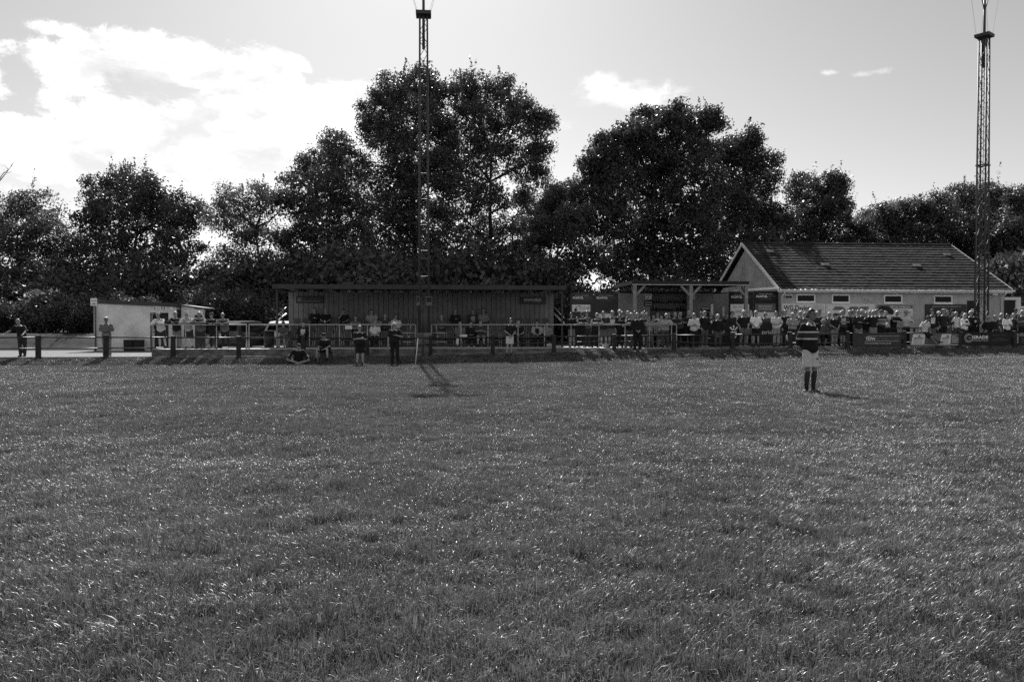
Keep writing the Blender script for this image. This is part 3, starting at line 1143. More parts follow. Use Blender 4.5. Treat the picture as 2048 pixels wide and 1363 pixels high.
# ---------------------------------------------------------------- bar with timber canopy
CV0, CV1 = 3.4, 7.9
cu0, cu1 = upx(1265, CV0, 3.7), upx(1498, CV0, 3.7)
CZ = zpy(569, (cu0 + cu1) / 2, CV0)
canopy = thing('timber_canopy', 'flat roofed canopy on pale timber posts with diagonal braces', 'canopy', W(0, 0, 0), TH)
b = MB(); b.box(cu0, cu1, CV0 + .04, CV1, CZ + .11, CZ + .17); b.build('roof', M_roofd, canopy)
b = MB(); b.box(cu0 - .02, cu1 + .02, CV0, CV0 + .037, CZ, CZ + .2); b.build('fascia', M_timber_d, canopy)
b = MB(); b.box(cu0 - .02, cu1 + .02, CV0 - .012, CV0 - .001, CZ - .03, CZ + .012); b.build('drip_edge', M_galv, canopy)
b = MB(); b.box(cu0 - .02, cu0 + .017, CV0 + .04, CV1, CZ, CZ + .2); b.build('fascia', M_timber_d, canopy)
for k in range(11):
    u = cu0 + .3 + (cu1 - cu0 - .6) * k / 10
    b = MB(); b.box(u - .025, u + .025, CV0 + .045, CV1 - .05, CZ - .02, CZ + .105); b.build('joist', M_timber_d, canopy)
cb = float(zp(9)) - .05
for i, px in enumerate((1269.5, 1381.5, 1492)):
    u = upx(px, CV0 + .15, 3)
    b = MB(); b.box(u - .085, u + .085, CV0 + .065, CV0 + .235, cb, CZ - .022); b.build('post', M_oak, canopy)
    sides = {0: (1,), 1: (-1, 1), 2: (-1,)}[i]
    for s in sides:
        b = MB(); b.bar((u + s * .08, CV0 + .15, CZ - .55), (u + s * .56, CV0 + .15, CZ - .05), .10, .12); b.build('brace', M_oak, canopy)
    b = MB(); b.bar((u, CV0 + .23, CZ - .55), (u, CV0 + .75, CZ - .05), .09, .11); b.build('brace', M_oak, canopy)

# the bar behind it
BV = CV1
bar = thing('bar_hut', 'grey bar hut with an open serving hatch and shelves below the timber canopy', 'bar', W(0, 0, 0), TH)
M_barwall = mat('bar_wall', 0.30, .8, .12, 2.0, .1, 20)
ba, bb_ = upx(1238, BV, 2.5), upx(1456, BV, 2.5)
zbar = float(zp(10))
b = MB(); b.box(ba, bb_, BV + 1.6, BV + 1.65, zbar, 3.5); b.build('back_wall', M_barwall, bar)
for (p0, p1) in ((1238, 1300), (1374, 1456)):
    b = MB(); b.box(upx(p0, BV, 2.5), upx(p1, BV, 2.5), BV, BV + .06, zbar, 3.45); b.build('front_wall', M_barwall, bar)
b = MB(); b.box(upx(1300.5, BV, 2.5), upx(1373.5, BV, 2.5), BV, BV + .06, zbar, zbar + 1.05); b.build('front_wall', M_barwall, bar)
b = MB(); b.box(upx(1296, BV, 2.5), upx(1377, BV, 2.5), BV - .35, BV - .002, zbar + 1.06, zbar + 1.11); b.build('counter', M_timber_d, bar)
b = MB(); b.box(ba, bb_, BV - .1, BV + 1.6, 3.505, 3.55); b.build('roof', M_roofd, bar)
for (x0, x1) in ((ba, ba + .05), (bb_ - .05, bb_)):
    b = MB(); b.box(x0, x1, BV + .065, BV + 1.595, zbar, 3.5); b.build('side_wall', M_barwall, bar)
for zz in (2.0, 2.45, 2.92):
    b = MB(); b.box(upx(1303, BV + 1.4, 2.5), upx(1372, BV + 1.4, 2.5), BV + 1.36, BV + 1.59, zz, zz + .04); sh = b.build('shelf', M_timber_d, bar)
    for k in range(11):
        if rnd.random() < .25:
            continue
        u = upx(1307 + 6 * k, BV + 1.45, 2.5)
        hgt = rnd.uniform(.14, .28)
        b = MB(); b.tube([(u, BV + 1.45, zz + .041), (u, BV + 1.45, zz + hgt * .6), (u, BV + 1.45, zz + hgt * .72), (u, BV + 1.45, zz + hgt)], [.045, .045, .016, .016], 7)
        bo = b.build('bottle', [M_glass_d, M_board_d, M_board_m][rnd.randrange(3)], None, True)
        bo.location = W(0, 0, 0); bo.rotation_euler = (0, 0, TH)
        tag(bo, 'small bottle standing on the back shelves of the bar', 'bottle', 'bottles on the bar shelves')
for (px, w_) in ((1297, .35), (1384, .35)):
    u = upx(px, BV - .02, 3)
    b = MB(); b.box(u - .2, u + .2, BV - .03, BV - .003, zpy(598, u, BV), zpy(587, u, BV)); p_ = b.build('price_board', M_board_l, bar)
    b = MB(); b.box(u - .16, u + .16, BV - .036, BV - .032, zpy(589.5, u, BV), zpy(588, u, BV)); b.build('price_line', M_paint_k, p_)
u = upx(1297, BV - .05, 2.6)
b = MB(); b.box(u - .26, u + .26, BV - .06, BV - .004, zpy(612, u, BV), zpy(601, u, BV)); br_ = b.build('wall_heater', M_board_k, bar)
for q in (604.5, 609):
    b = MB(); b.box(u - .2, u + .2, BV - .07, BV - .062, zpy(q + .6, u, BV), zpy(q - .6, u, BV)); b.build('heater_bar', M_white, br_)
for (px, y0_, y1_) in ((1424, 608, 629), (1447, 612, 632)):
    u = upx(px, CV0 + 2, 2.3)
    v = CV0 + 2
    b = MB(); b.box(-.06, .06, -.03, .03, 0, zpy(y0_, u, v) - zpy(y1_, u, v)); o = b.build('beer_font', M_board_l, None, False)
    o.location = W(u, v, zpy(y1_, u, v)); o.rotation_euler = (0, 0, TH)
    tag(o, 'pale upright panel standing on the bar counter, %s of the two' % ('left' if px < 1430 else 'right'), 'panel')
# chrome-framed bottle cooler
u = upx(1413, CV0 + 2.2, 2.1); v = CV0 + 2.2
r = thing('bottle_cooler', 'glass fronted cooler with a bright frame standing on the bar counter', 'cooler', W(u, v, zpy(645, u, v)), TH)
hh = zpy(617, u, v) - zpy(645, u, v)
b = MB(); b.box(-.22, .22, 0, .35, 0, hh); b.build('body', M_board_k, r)
for (x0, x1, z0, z1) in ((-.23, -.20, 0, hh), (.20, .23, 0, hh), (-.199, .199, hh - .03, hh), (-.199, .199, hh * .75, hh * .75 + .02)):
    b = MB(); b.box(x0, x1, -.03, -.002, z0, z1); b.build('frame', M_galv, r)
r = thing('bar_counter', 'plain boarded outdoor counter between the bar and the panels', 'counter', W(upx(1437, CV0 + 2, 1.2), CV0 + 2, zbar), TH)
b = MB(); b.box(-1.15, 1.1, 0, .05, 0, 1.2); b.build('front_board', mat('counter_board', .12, .8, .2, 3), r)
b = MB(); b.box(-1.2, 1.15, -.1, .6, 1.202, 1.245); b.build('top', M_oak, r)

# tall brewery panels left and right of the bar
def brewery(label, px0, px1, py0, v, extra):
    r, w, h, y = board('banner_panel', label, 'panel', px0, px1, py0, 692, v, M_board_d if extra < 2 else M_board_k, 'tall dark brewery panels beside the bar', .05)
    lettering('PROUDLY SUPPORTED BY', M_paint_l, r, 0, h - .17, y, width=w * .58)
    lettering('FELINFOEL', M_paint_w, r, -w * .17, h - .30, y, width=w * .46, height=.12, bold=.025)
    lettering('BREWERY', M_paint_m, r, w * .26, h - .30, y, width=w * .32, height=.09)
    lettering('proper Welsh beer', M_paint_m, r, 0, h - .45, y, width=w * .5)
    return r, w, h, y


BPV = 6.6
r, w, h, y = brewery('tall dark brewery panel left of the bar, the outer one with a white poster', 1141, 1187, 585, BPV, 0)
r, w, h, y = brewery('tall dark brewery panel left of the bar, the inner one', 1188, 1237, 585, BPV, 1)
b = MB(); b.prism([(-w * .2, h * .60), (-w * .05, h * .645), (w * .1, h * .62), (w * .22, h * .60), (w * .22, h * .59), (-w * .2, h * .59)], y - .003, y); b.build('hill_print', M_paint_m, r)
for q in (.50, .46):
    b = MB(); b.box(-w * .3, w * .3, y - .002, y, h * q, h * (q + .012)); b.build('line_print', M_paint_m, r)
r, w, h, y = brewery('tall black brewery panel right of the bar, beside the timber post', 1457, 1506, 583, 4.9, 2)
r, w, h, y = brewery('tall black brewery panel right of the bar, beside the clubhouse corner', 1507, 1556, 582, 4.9, 3)
u0, u1 = upx(1447, 5.2, 3.5), upx(1552, 4.3, 3.6)
o = MB(); o.bar((u0, 5.6, zpy(583, u0, 5.6)), (u1, 4.3, zpy(575.5, u1, 4.3)), .04, .12)
o = o.build('verge_board', M_barge, None)
o.location = W(0, 0, 0); o.rotation_euler = (0, 0, TH)
tag(o, 'pale sloping verge board above the black brewery panels', 'board')
grp = 'posters on the brewery panels'
PV = BPV - .05
r, w, h, y = board('poster', 'white poster with a dark swirl logo on the outer left brewery panel', 'poster', 1144, 1180.5, 609, 623, PV, M_board_l, grp)
lettering('CELTIC HIRE', M_paint_m, r, w * .18, h * .5, y, width=w * .56, height=h * .4)
b = MB(); b.prism(arc(-w * .12, h * .35, h * .42, h * .5, 60, 190), y - .002, y); b.build('swirl', M_paint_k, r)
b = MB(); b.prism(arc(-w * .3, h * .25, 0.001, h * .22, 0, 350), y - .002, y); b.build('swirl', M_paint_k, r)
r, w, h, y = board('poster', 'pale poster with round letters on the inner left brewery panel', 'poster', 1196, 1222, 627, 643, PV, M_board_l, grp)
lettering('XOOBY', M_paint_m, r, 0, h * .42, y, width=w * .8, height=h * .34, bold=.02)
PV = 4.85
r, w, h, y = board('poster', 'white poster with fine print on the inner right brewery panel, upper', 'poster', 1461, 1498, 608, 624, PV, M_board_l, grp)
lettering('Parry Electrical', M_paint_m, r, 0, h * .66, y, width=w * .7)
b = MB(); b.box(-w * .2, w * .3, y - .002, y, h * .10, h * .16); b.build('line_print', M_paint_k, r)
r, w, h, y = board('poster', 'white poster on the inner right brewery panel, lower', 'poster', 1461, 1505, 625, 642, PV, M_board_l, grp)
b = MB(); b.prism(arc(-w * .1, h * .5, 0.001, h * .2, 0, 350), y - .002, y); b.build('mark', M_paint_m, r)
r, w, h, y = board('poster', 'grey poster with two pale lines on the outer right brewery panel', 'poster', 1510, 1551, 607, 623, PV, M_board_m, grp)
lettering('BEECHWOOD', M_paint_l, r, 0, h * .66, y, width=w * .66, height=h * .26, bold=.01)
lettering('COMMUNAL', M_paint_l, r, 0, h * .34, y, width=w * .66, height=h * .22, bold=.01)
r, w, h, y = board('poster', 'white poster with a dark crest of curves on the outer right brewery panel', 'poster', 1508, 1555, 624, 641, PV, M_board_l, grp)
b = MB(); b.prism(arc(0, h * .58, h * .12, h * .26, 20, 250), y - .002, y); b.build('swirl', M_paint_k, r)
lettering('STONE WORKTOPS', M_paint_m, r, 0, h * .15, y, width=w * .7)
# club banner with feathers and shield
r, w, h, y = board('club_banner', 'dark club banner with white feathers above a shield behind the fence', 'banner', 1412, 1479, 648, 691, 2.2, M_board_k)
ex = upx(1467, 2.2, 1) - upx(1445.5, 2.2, 1)
for (a, dx) in ((-35, -.13), (0, 0), (35, .13)):
    b = MB()
    b.obox((ex + dx * .8, y - .004, h * .80 - abs(dx) * .3), .07, .004, .16, (0, math.radians(a), 0))
    b.ell((ex + dx * 1.35, y - .004, h * .90 - abs(dx) * .55), .055, .006, .055, 10, 6)
    b.build('feather', M_paint_w, r)
sh_ = [(-.17, .30), (.17, .30), (.17, .06), (.10, -.06), (0, -.12), (-.10, -.06), (-.17, .06)]
b = MB(); b.prism([(ex + p[0], h * .40 + p[1]) for p in sh_][::-1], y - .004, y); sd = b.build('shield', M_paint_w, r)
b = MB(); b.box(ex - .11, ex + .11, y - .007, y - .0045, h * .40 + .05, h * .40 + .20); b.build('shield_charge', M_paint_k, sd)
lettering('C', M_paint_l, r, -w * .42, h * .42, y, height=.2, bold=.02)
lettering('RFC', M_paint_l, r, -w * .12, h * .5, y, width=.36, height=.26, bold=.02, shear=.2)
r, w, h, y = board('advertising_board', 'black board with pale lower case lettering standing beside the clubhouse corner', 'sign', 1519, 1557, 644, 690, 2.3, M_board_k)
lettering('pride', M_paint_l, r, .0, h * .55, y, width=w * .75, height=h * .22, bold=.01)

# ---------------------------------------------------------------- toilet block on the left
TV = 10.0
tu0, tu1 = upx(188, TV, 1.5), upx(352, TV, 1.5)
tb = float(zp(-25))
block = thing('toilet_block', 'white painted toilet block with a dark sloping fascia', 'building', W(0, 0, 0), TH)
zl, zr = zpy(606, tu0, TV), zpy(614, tu1, TV)
b = MB()
dpu0, dpu1 = upx(303, TV, 1.5), upx(337, TV, 1.5)
for (a, c, z0) in ((tu0, dpu0, tb), (dpu1, tu1, tb), (dpu0, dpu1, zpy(625, dpu0, TV))):
    za = zl + (zr - zl) * (a - tu0) / (tu1 - tu0)
    zc_ = zl + (zr - zl) * (c - tu0) / (tu1 - tu0)
    b.add([(a, TV, z0), (c, TV, z0), (c, TV, zc_), (a, TV, za), (a, TV + .2, z0), (c, TV + .2, z0), (c, TV + .2, zc_), (a, TV + .2, za)],
          [(0, 1, 2, 3), (5, 4, 7, 6), (1, 5, 6, 2), (4, 0, 3, 7), (3, 2, 6, 7), (0, 4, 5, 1)])
b.build('front_wall', M_block, block)
b = MB()
b.add([(tu0, TV + .201, tb), (tu0 + .2, TV + .201, tb), (tu0 + .2, TV + 3.5, tb), (tu0, TV + 3.5, tb), (tu0, TV + .201, zl), (tu0 + .2, TV + .201, zl), (tu0 + .2, TV + 3.5, zl), (tu0, TV + 3.5, zl)],
      [(0, 3, 2, 1), (4, 5, 6, 7), (0, 1, 5, 4), (1, 2, 6, 5), (2, 3, 7, 6), (3, 0, 4, 7)])
b.build('side_wall', M_block, block)
b = MB()
b.add([(tu0 - .1, TV - .1, zl), (tu1 + .1, TV - .1, zr), (tu1 + .1, TV - .1, zr + .24), (tu0 - .1, TV - .1, zl + .24), (tu0 - .1, TV + 3.6, zl), (tu1 + .1, TV + 3.6, zr), (tu1 + .1, TV + 3.6, zr + .24), (tu0 - .1, TV + 3.6, zl + .24)],
      [(0, 1, 2, 3), (5, 4, 7, 6), (1, 5, 6, 2), (4, 0, 3, 7), (3, 2, 6, 7), (0, 4, 5, 1)])
b.build('roof', M_roofd, block)
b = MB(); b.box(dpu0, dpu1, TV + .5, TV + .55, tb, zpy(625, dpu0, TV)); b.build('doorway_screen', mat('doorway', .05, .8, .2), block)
b = MB(); b.box(dpu0 - .06, dpu0 - .002, TV - .02, TV + .1, tb, zpy(625, dpu0, TV)); b.build('door_frame', M_timber_d, block)
u = upx(186, TV - .06, 1.5)
b = MB(); b.tube([(u + .12, TV - .06, tb), (u + .12, TV - .06, zl)], .05, 8); b.build('downpipe', M_board_m, block, True)
annex = thing('annex', 'low pale flat roofed annex joined to the right of the toilet block', 'building', W(0, 0, 0), TH)
au0, au1 = tu1 + .12, upx(405, TV + .6, 1.5)
za, zb2 = zpy(612, au0, TV + .6), zpy(618, au1, TV + .6)
for (a, c) in ((au0, au0 + (au1 - au0) * .62), (au0 + (au1 - au0) * .62 + .55, au1)):
    fa = za + (zb2 - za) * (a - au0) / (au1 - au0)
    fc = za + (zb2 - za) * (c - au0) / (au1 - au0)
    b = MB()
    b.add([(a, TV + .6, tb), (c, TV + .6, tb), (c, TV + .6, fc), (a, TV + .6, fa), (a, TV + .8, tb), (c, TV + .8, tb), (c, TV + .8, fc), (a, TV + .8, fa)],
          [(0, 1, 2, 3), (5, 4, 7, 6), (1, 5, 6, 2), (4, 0, 3, 7), (3, 2, 6, 7)])
    b.build('front_wall', M_block, annex)
b = MB()
b.add([(au0, TV + .5, za), (au1 + .1, TV + .5, zb2), (au1 + .1, TV + .5, zb2 + .1), (au0, TV + .5, za + .1), (au0, TV + 3, za), (au1 + .1, TV + 3, zb2), (au1 + .1, TV + 3, zb2 + .1), (au0, TV + 3, za + .1)],
      [(0, 1, 2, 3), (5, 4, 7, 6), (1, 5, 6, 2), (4, 0, 3, 7), (3, 2, 6, 7), (0, 4, 5, 1)])
b.build('roof', M_board_m, annex)
x = au0 + (au1 - au0) * .62
b = MB(); b.box(x + .02, x + .53, TV + .68, TV + .72, tb, zb2 - .35); b.build('door', mat('doorway', .05), annex)
b = MB(); b.box(x + .001, x + .549, TV + .6, TV + .8, zb2 - .349, zb2 - .01); b.build('lintel', M_block, annex)
r, w, h, y = board('toilet_sign', 'square white sign with an arrow on a post at the block left corner', 'sign', 181, 194, 596, 611, TV - .3, M_white, None)
lettering('Toilets', M_paint_k, r, 0, h * .66, y, width=w * .8, bold=.01)
b = MB(); b.prism([(-w * .2, h * .2), (w * .15, h * .2), (w * .15, h * .14), (w * .3, h * .25), (w * .15, h * .36), (w * .15, h * .3), (-w * .2, h * .3)], y - .002, y); b.build('arrow', M_paint_k, r)
b = MB(); b.tube([(0, .03, -2.9), (0, .03, 0)], .03, 8); b.build('post', M_galv, r, True)
for (p0, p1, l, t) in ((307.5, 326, 'white toilet door sign with figures, left of the pair above the doorway', 'Disabled'), (326.5, 346, 'white toilet door sign, right of the pair above the doorway', 'Members')):
    r, w, h, y = board('toilet_sign', l, 'sign', p0, p1, 612, 620, TV - .06, M_white)
    lettering(t, M_paint_k, r, 0, h * .66, y, width=w * .46)
    lettering('Toilets', M_paint_k, r, 0, h * .3, y, width=w * .36)
    for s in ((-1, 1) if p0 < 310 else (-1,)):
        b = MB(); b.ell((s * w * .38, y - .002, h * .7), .025, .003, .03); b.box(s * w * .38 - .025, s * w * .38 + .025, y - .004, y, h * .2, h * .6); b.build('figure', M_paint_k, r)
for (p0, p1, l) in ((247, 264.5, 'dark storage box against the white wall, left of the pair'), (266.5, 284, 'dark storage box against the white wall, right of the pair')):
    v = TV - .45
    u0, u1 = upx(p0, v, .4), upx(p1, v, .4)
    r = thing('storage_box', l, 'box', W((u0 + u1) / 2, v, tb), TH, 'storage boxes by the toilet block')
    w = u1 - u0
    hh = zpy(679, u0, v) - tb
    b = MB(); b.box(-w / 2, w / 2, 0, .35, 0, hh - .06); b.build('body', M_board_k, r)
    b = MB(); b.box(-w / 2 - .02, w / 2 + .02, -.02, .37, hh - .058, hh); b.build('lid', M_board_d, r)
    b = MB(); b.box(-.12, .12, -.035, -.001, hh * .6, hh * .66); b.build('handle', M_board_d, r)

# barrel beside the stand
u = upx(538, 2.4, .9)
r = thing('drum_bin', 'dark round drum used as a bin at the left end of the stand', 'bin', W(u, 2.4, SLAB_Z), TH)
b = MB(); b.tube([(0, 0, 0), (0, 0, .25), (0, 0, .27), (0, 0, .29), (0, 0, .55), (0, 0, .57), (0, 0, .59), (0, 0, .84)], [.25, .25, .262, .25, .25, .262, .25, .25], 20); b.build('body', M_board_k, r, True)
b = MB(); b.tube([(0, 0, .841), (0, 0, .87)], [.265, .262], 20); b.build('rim', M_board_d, r, True)

# tripod stand, flag pole and other small things by the mast
u = upx(846, -.62, 1); zg = float(gz(u, -.62))
r = thing('tripod_stand', 'black tripod stand in front of the mast plinth', 'tripod', W(u, -.62, zg), TH)
H = zpy(660, u, -.62) - zg
b = MB(); b.tube([(0, 0, .06), (0, 0, H)], .018, 8); b.build('pole', M_board_k, r, True)
for a in (200, 340, 90):
    c, s = math.cos(math.radians(a)), math.sin(math.radians(a))
    b = MB(); b.tube([(0, 0, H * .62), (.42 * c, .42 * s, .28), (.30 * c, .30 * s, .0)], .014, 6); b.build('leg', M_board_k, r, True)
    b = MB(); b.tube([(0, 0, .10), (.42 * c, .42 * s, .28)], .009, 6); b.build('brace', M_board_k, r, True)
b = MB(); b.obox((0, 0, H + .07), .11, .16, .13, (0, 0, .3)); b.build('head', M_board_k, r)
v = -2.0
ua, ub = upx(830.5, v, 0), upx(836, v, 1)
r = thing('touchline_pole', 'thin white pole leaning by the mast at the edge of the grass', 'pole', W(ua, v, float(gz(ua, v))), TH)
b = MB(); b.tube([(0, 0, -.05), (ub - ua, .08, 1.20)], .022, 8); b.build('shaft', M_white, r, True)
b = MB(); b.tube([(ub - ua, .08, 1.201), (ub - ua + .003, .081, 1.24)], .027, 8); b.build('cap', M_board_k, r, True)
# tall table behind the fence boards
u = upx(1799, 1.4, 1.3); zg = float(zp(u))
r = thing('poser_table', 'dark high table behind the dark lettered fence board', 'table', W(u, 1.4, zg), TH)
ht = zpy(655, u, 1.4) - zg
b = MB(); b.box(-.88, .88, -.35, .35, ht - .05, ht); b.build('top', M_timber_d, r)
for sx in (-.7, .7):
    for sy in (-.25, .25):
        b = MB(); b.bar((sx, sy, 0), (sx * .95, sy, ht - .051), .07, .07); b.build('leg', M_timber_d, r)
# bench terraces / low bench behind the fence
u = upx(1652, 1.0, .8)
r = thing('bench', 'low timber bench behind the fence where two spectators sit', 'bench', W(u, 1.05, float(zp(u))), TH)
b = MB(); b.box(-.9, .9, -.17, .17, .40, .45); b.build('seat', M_timber_d, r)
for sx in (-.7, .7):
    b = MB(); b.box(sx - .05, sx + .05, -.15, .15, 0, .399); b.build('leg', M_timber_d, r)
u = upx(652, -.95, .3)
r = thing('cool_box', 'dark cool box that the seated person in front of the fence sits on', 'box', W(u, -.82, float(gz(u, -.82)) - .02), TH)
b = MB(); b.box(-.26, .26, -.17, .17, 0, .32); b.build('body', M_board_d, r)
b = MB(); b.box(-.275, .275, -.185, .185, .3205, .38); b.build('lid', M_board_k, r)
u = upx(636, -1.5, .1)
r = thing('drinks_bottle', 'small pale drinks bottle on the grass left of the seated person', 'bottle', W(u, -1.6, float(gz(u, -1.6))), TH)
b = MB(); b.tube([(0, 0, 0), (0, 0, .16), (0, 0, .2), (0, 0, .23)], [.035, .035, .016, .016], 8); b.build('body', M_board_m, r, True)
b = MB(); b.tube([(0, 0, .2301), (0, 0, .25)], .018, 8); b.build('cap', M_white, r, True)

# ---------------------------------------------------------------- parked cars
def car(label, loc, rz, paint, group):
    r = thing('parked_car', label, 'car', loc, rz, group)
    r.scale = (1.06, 1.06, 1.16)
    # local: rear at -y, length along y
    prof = [(-2.15, .45), (-2.18, .80), (-2.12, 1.0), (-1.80, 1.40), (-1.55, 1.49), (-.2, 1.53), (.45, 1.46), (1.15, 1.02), (2.0, .86), (2.18, .70), (2.18, .40), (1.9, .25), (-1.95, .25)]
    b = MB()
    secs = [(-.90, .0), (-.86, 1.0), (0, 1.0), (.86, 1.0), (.90, .0)]
    n = len(prof)
    rings = []
    for x in (-1.0, -.92, -.5, 0, .5, .92, 1.0):
        ring = []
        for (yy, zz) in prof:
            tum = max(0, zz - .95) * .42
            half = .90 - tum
            inset = .05 if abs(x) == 1.0 else 0
            ring.append((x * half, yy * (1 - inset * .4), zz - (inset * (.6 if zz > 1 else 0))))
        rings.append(ring)
    vs4 = [p for rg in rings for p in rg]
    fs4 = []
    for i in range(len(rings) - 1):
        for j in range(n):
            j2 = (j + 1) % n
            fs4.append((i * n + j, (i + 1) * n + j, (i + 1) * n + j2, i * n + j2))
    fs4.append(tuple(range(n)))
    fs4.append(tuple(reversed(range((len(rings) - 1) * n, len(rings) * n))))
    b.add(vs4, fs4)
    b.build('body', paint, r, False)
    g = MB(); g.add([(-.62, -1.835, 1.36), (.62, -1.835, 1.36), (.72, -2.11, 1.03), (-.72, -2.11, 1.03)], [(0, 1, 2, 3), (3, 2, 1, 0)])
    g.v = [(x, y - .015, z + .012) for (x, y, z) in g.v]
    g.build('rear_window', M_glass_d, r)
    for s in (-1, 1):
        for (y0_, y1_, y2_, y3_) in ((-1.72, -.95, -.9, -1.55), (-.88, .05, .05, -.84), (.12, .92, .45, .12)):
            def sx(z):
                return s * (.90 - max(0, z - .95) * .42 + .006)
            g = MB(); g.add([(sx(1.0), y0_, 1.0), (sx(1.0), y1_, 1.0), (sx(1.40), y2_, 1.40), (sx(1.40), y3_, 1.40)], [(0, 1, 2, 3), (3, 2, 1, 0)])
            g.build('side_window', M_glass_d, r)
        g = MB(); g.obox((s * .76, -2.165, .90), .24, .06, .20, (0, 0, 0)); g.build('tail_light', mat('tail_light', .10, .2, 0), r)
        g = MB(); g.obox((s * .97, .75, 1.02), .16, .08, .11, (0, 0, 0)); g.build('wing_mirror', paint, r)
        for yy in (-1.35, 1.35):
            wl = MB(); wl.tube([(s * .70, yy, .32), (s * .905, yy, .32)], .32, 18)
            w_ = wl.build('wheel', mat('tyre', .02, .8, .1), r, True)
            wl = MB(); wl.tube([(s * .90, yy, .32), (s * .915, yy, .32)], .2, 14); wl.build('rim', M_galv, w_)
    g = MB(); g.box(-.88, .88, -2.24, -2.17, .38, .60); g.build('bumper', M_board_d, r)
    g = MB(); g.box(-.26, .26, -2.205, -2.185, .76, .87); pl = g.build('number_plate', M_board_l, r)
    lettering('CP13 WGT', M_paint_k, pl, 0, .815, -2.208, width=.42)
    return r


car('dark glossy hatchback seen from behind beside the leaning spectators', W(upx(484, 9.0, .8), 10.2, tb), TH - math.radians(20), mat('car_paint_dark', .05, .18, .0, spec=.7), 'cars parked beside the stand')
car('white car mostly hidden behind the left end of the stand', W(upx(568, 11.0, .8), 11.5, tb), TH + math.radians(3), mat('car_paint_white', .42, .25, .0, spec=.6), 'cars parked beside the stand')

# ================================================================= TREES
def leaf_material(name, g, trans=0.35, gloss=0.45):
    m = bpy.data.materials.new(name)
    m.use_nodes = True
    t = m.node_tree
    t.nodes.clear()
    N = NT(t)
    geo = N.n('ShaderNodeNewGeometry')
    rv = geo.outputs['Random Per Island']
    v = N.m('MULTIPLY_ADD', rv, g * 1.0, g * .5)
    c = N.n('ShaderNodeCombineColor')
    for i in range(3):
        N.link(v, c.inputs[i])
    pb = N.n('ShaderNodeBsdfPrincipled')
    N.link(c.outputs[0], pb.inputs['Base Color'])
    pb.inputs['Roughness'].default_value = gloss
    pb.inputs['Specular IOR Level'].default_value = 0.5
    tr = N.n('ShaderNodeBsdfTranslucent')
    c2 = N.n('ShaderNodeCombineColor')
    v2 = N.m('MULTIPLY', v, 1.5)
    for i in range(3):
        N.link(v2, c2.inputs[i])
    N.link(c2.outputs[0], tr.inputs['Color'])
    mx = N.n('ShaderNodeMixShader')
    mx.inputs[0].default_value = trans
    N.link(pb.outputs[0], mx.inputs[1])
    N.link(tr.outputs[0], mx.inputs[2])
    out = N.n('ShaderNodeOutputMaterial')
    N.link(mx.outputs[0], out.inputs[0])
    return m


M_leaf = [leaf_material('leaf_dark', .070, .22), leaf_material('leaf_mid', .090, .28), leaf_material('leaf_pale', .12, .38)]  # leaf_mid on the central trees: lens glare put into the leaf colour
M_bark = mat('bark', 0.045, 0.95, 0.4, 4.0, 0.6, 14.0, 0.15)


def np_mesh(name, V, F, m):
    """V (n,3) verts, F (k,4) quads"""
    me = bpy.data.meshes.new(name)
    me.vertices.add(len(V))
    me.vertices.foreach_set('co', V.astype(np.float32).ravel())
    k, w = F.shape
    me.loops.add(k * w)
    me.loops.foreach_set('vertex_index', F.astype(np.int32).ravel())
    me.polygons.add(k)
    me.polygons.foreach_set('loop_start', np.arange(0, k * w, w, dtype=np.int32))
    me.polygons.foreach_set('loop_total', np.full(k, w, dtype=np.int32))
    me.update(calc_edges=True)
    me.materials.append(m)
    return me


def leaf_quads(C, size, rng, up=.35, jitter=.45):
    n = len(C)
    nr = rng.normal(size=(n, 3))
    nr[:, 2] += up
    nr /= np.linalg.norm(nr, axis=1, keepdims=True)
    t = rng.normal(size=(n, 3))
    t -= nr * (t * nr).sum(1, keepdims=True)
    t /= np.linalg.norm(t, axis=1, keepdims=True)
    b = np.cross(nr, t)
    s = size * (1 + jitter * rng.uniform(-1, 1, size=(n, 1)))
    V = np.empty((n, 4, 3))
    V[:, 0] = C - t * s * .55
    V[:, 1] = C + b * s * .33 - nr * s * .08
    V[:, 2] = C + t * s * .55
    V[:, 3] = C - b * s * .33 - nr * s * .08
    return V.reshape(-1, 3), np.arange(n * 4).reshape(n, 4)


def crown_points(lobes, rng, cl_den=1.0, per=24, sig=.34, spike=0.0):
    """lobes: array (cx,cy,cz,rx,ry,rz) -> clump centres and leaf centres"""
    cl = []
    for (cx, cy, cz, rx, ry, rz) in lobes:
        area = 4 * math.pi * ((rx * ry) ** 1.6 / 3 + (rx * rz) ** 1.6 / 3 + (ry * rz) ** 1.6 / 3) ** (1 / 1.6)
        k = max(8, int(area * cl_den * 1.6))
        d = rng.normal(size=(k, 3))
        d /= np.linalg.norm(d, axis=1, keepdims=True)
        r = .42 + .62 * rng.random((k, 1)) ** .6
        cl.append(np.array([cx, cy, cz]) + d * r * np.array([rx, ry, rz]))
    cl = np.concatenate(cl)
    k = len(cl)
    cnt = rng.integers(int(per * .6), int(per * 1.4), size=k)
    idx = np.repeat(np.arange(k), cnt)
    s = sig * (0.7 + .6 * rng.random(k))[idx][:, None]
    P = cl[idx] + np.clip(rng.normal(size=(len(idx), 3)), -1.7, 1.7) * s * np.array([1.15, 1.15, .8])
    return cl, P


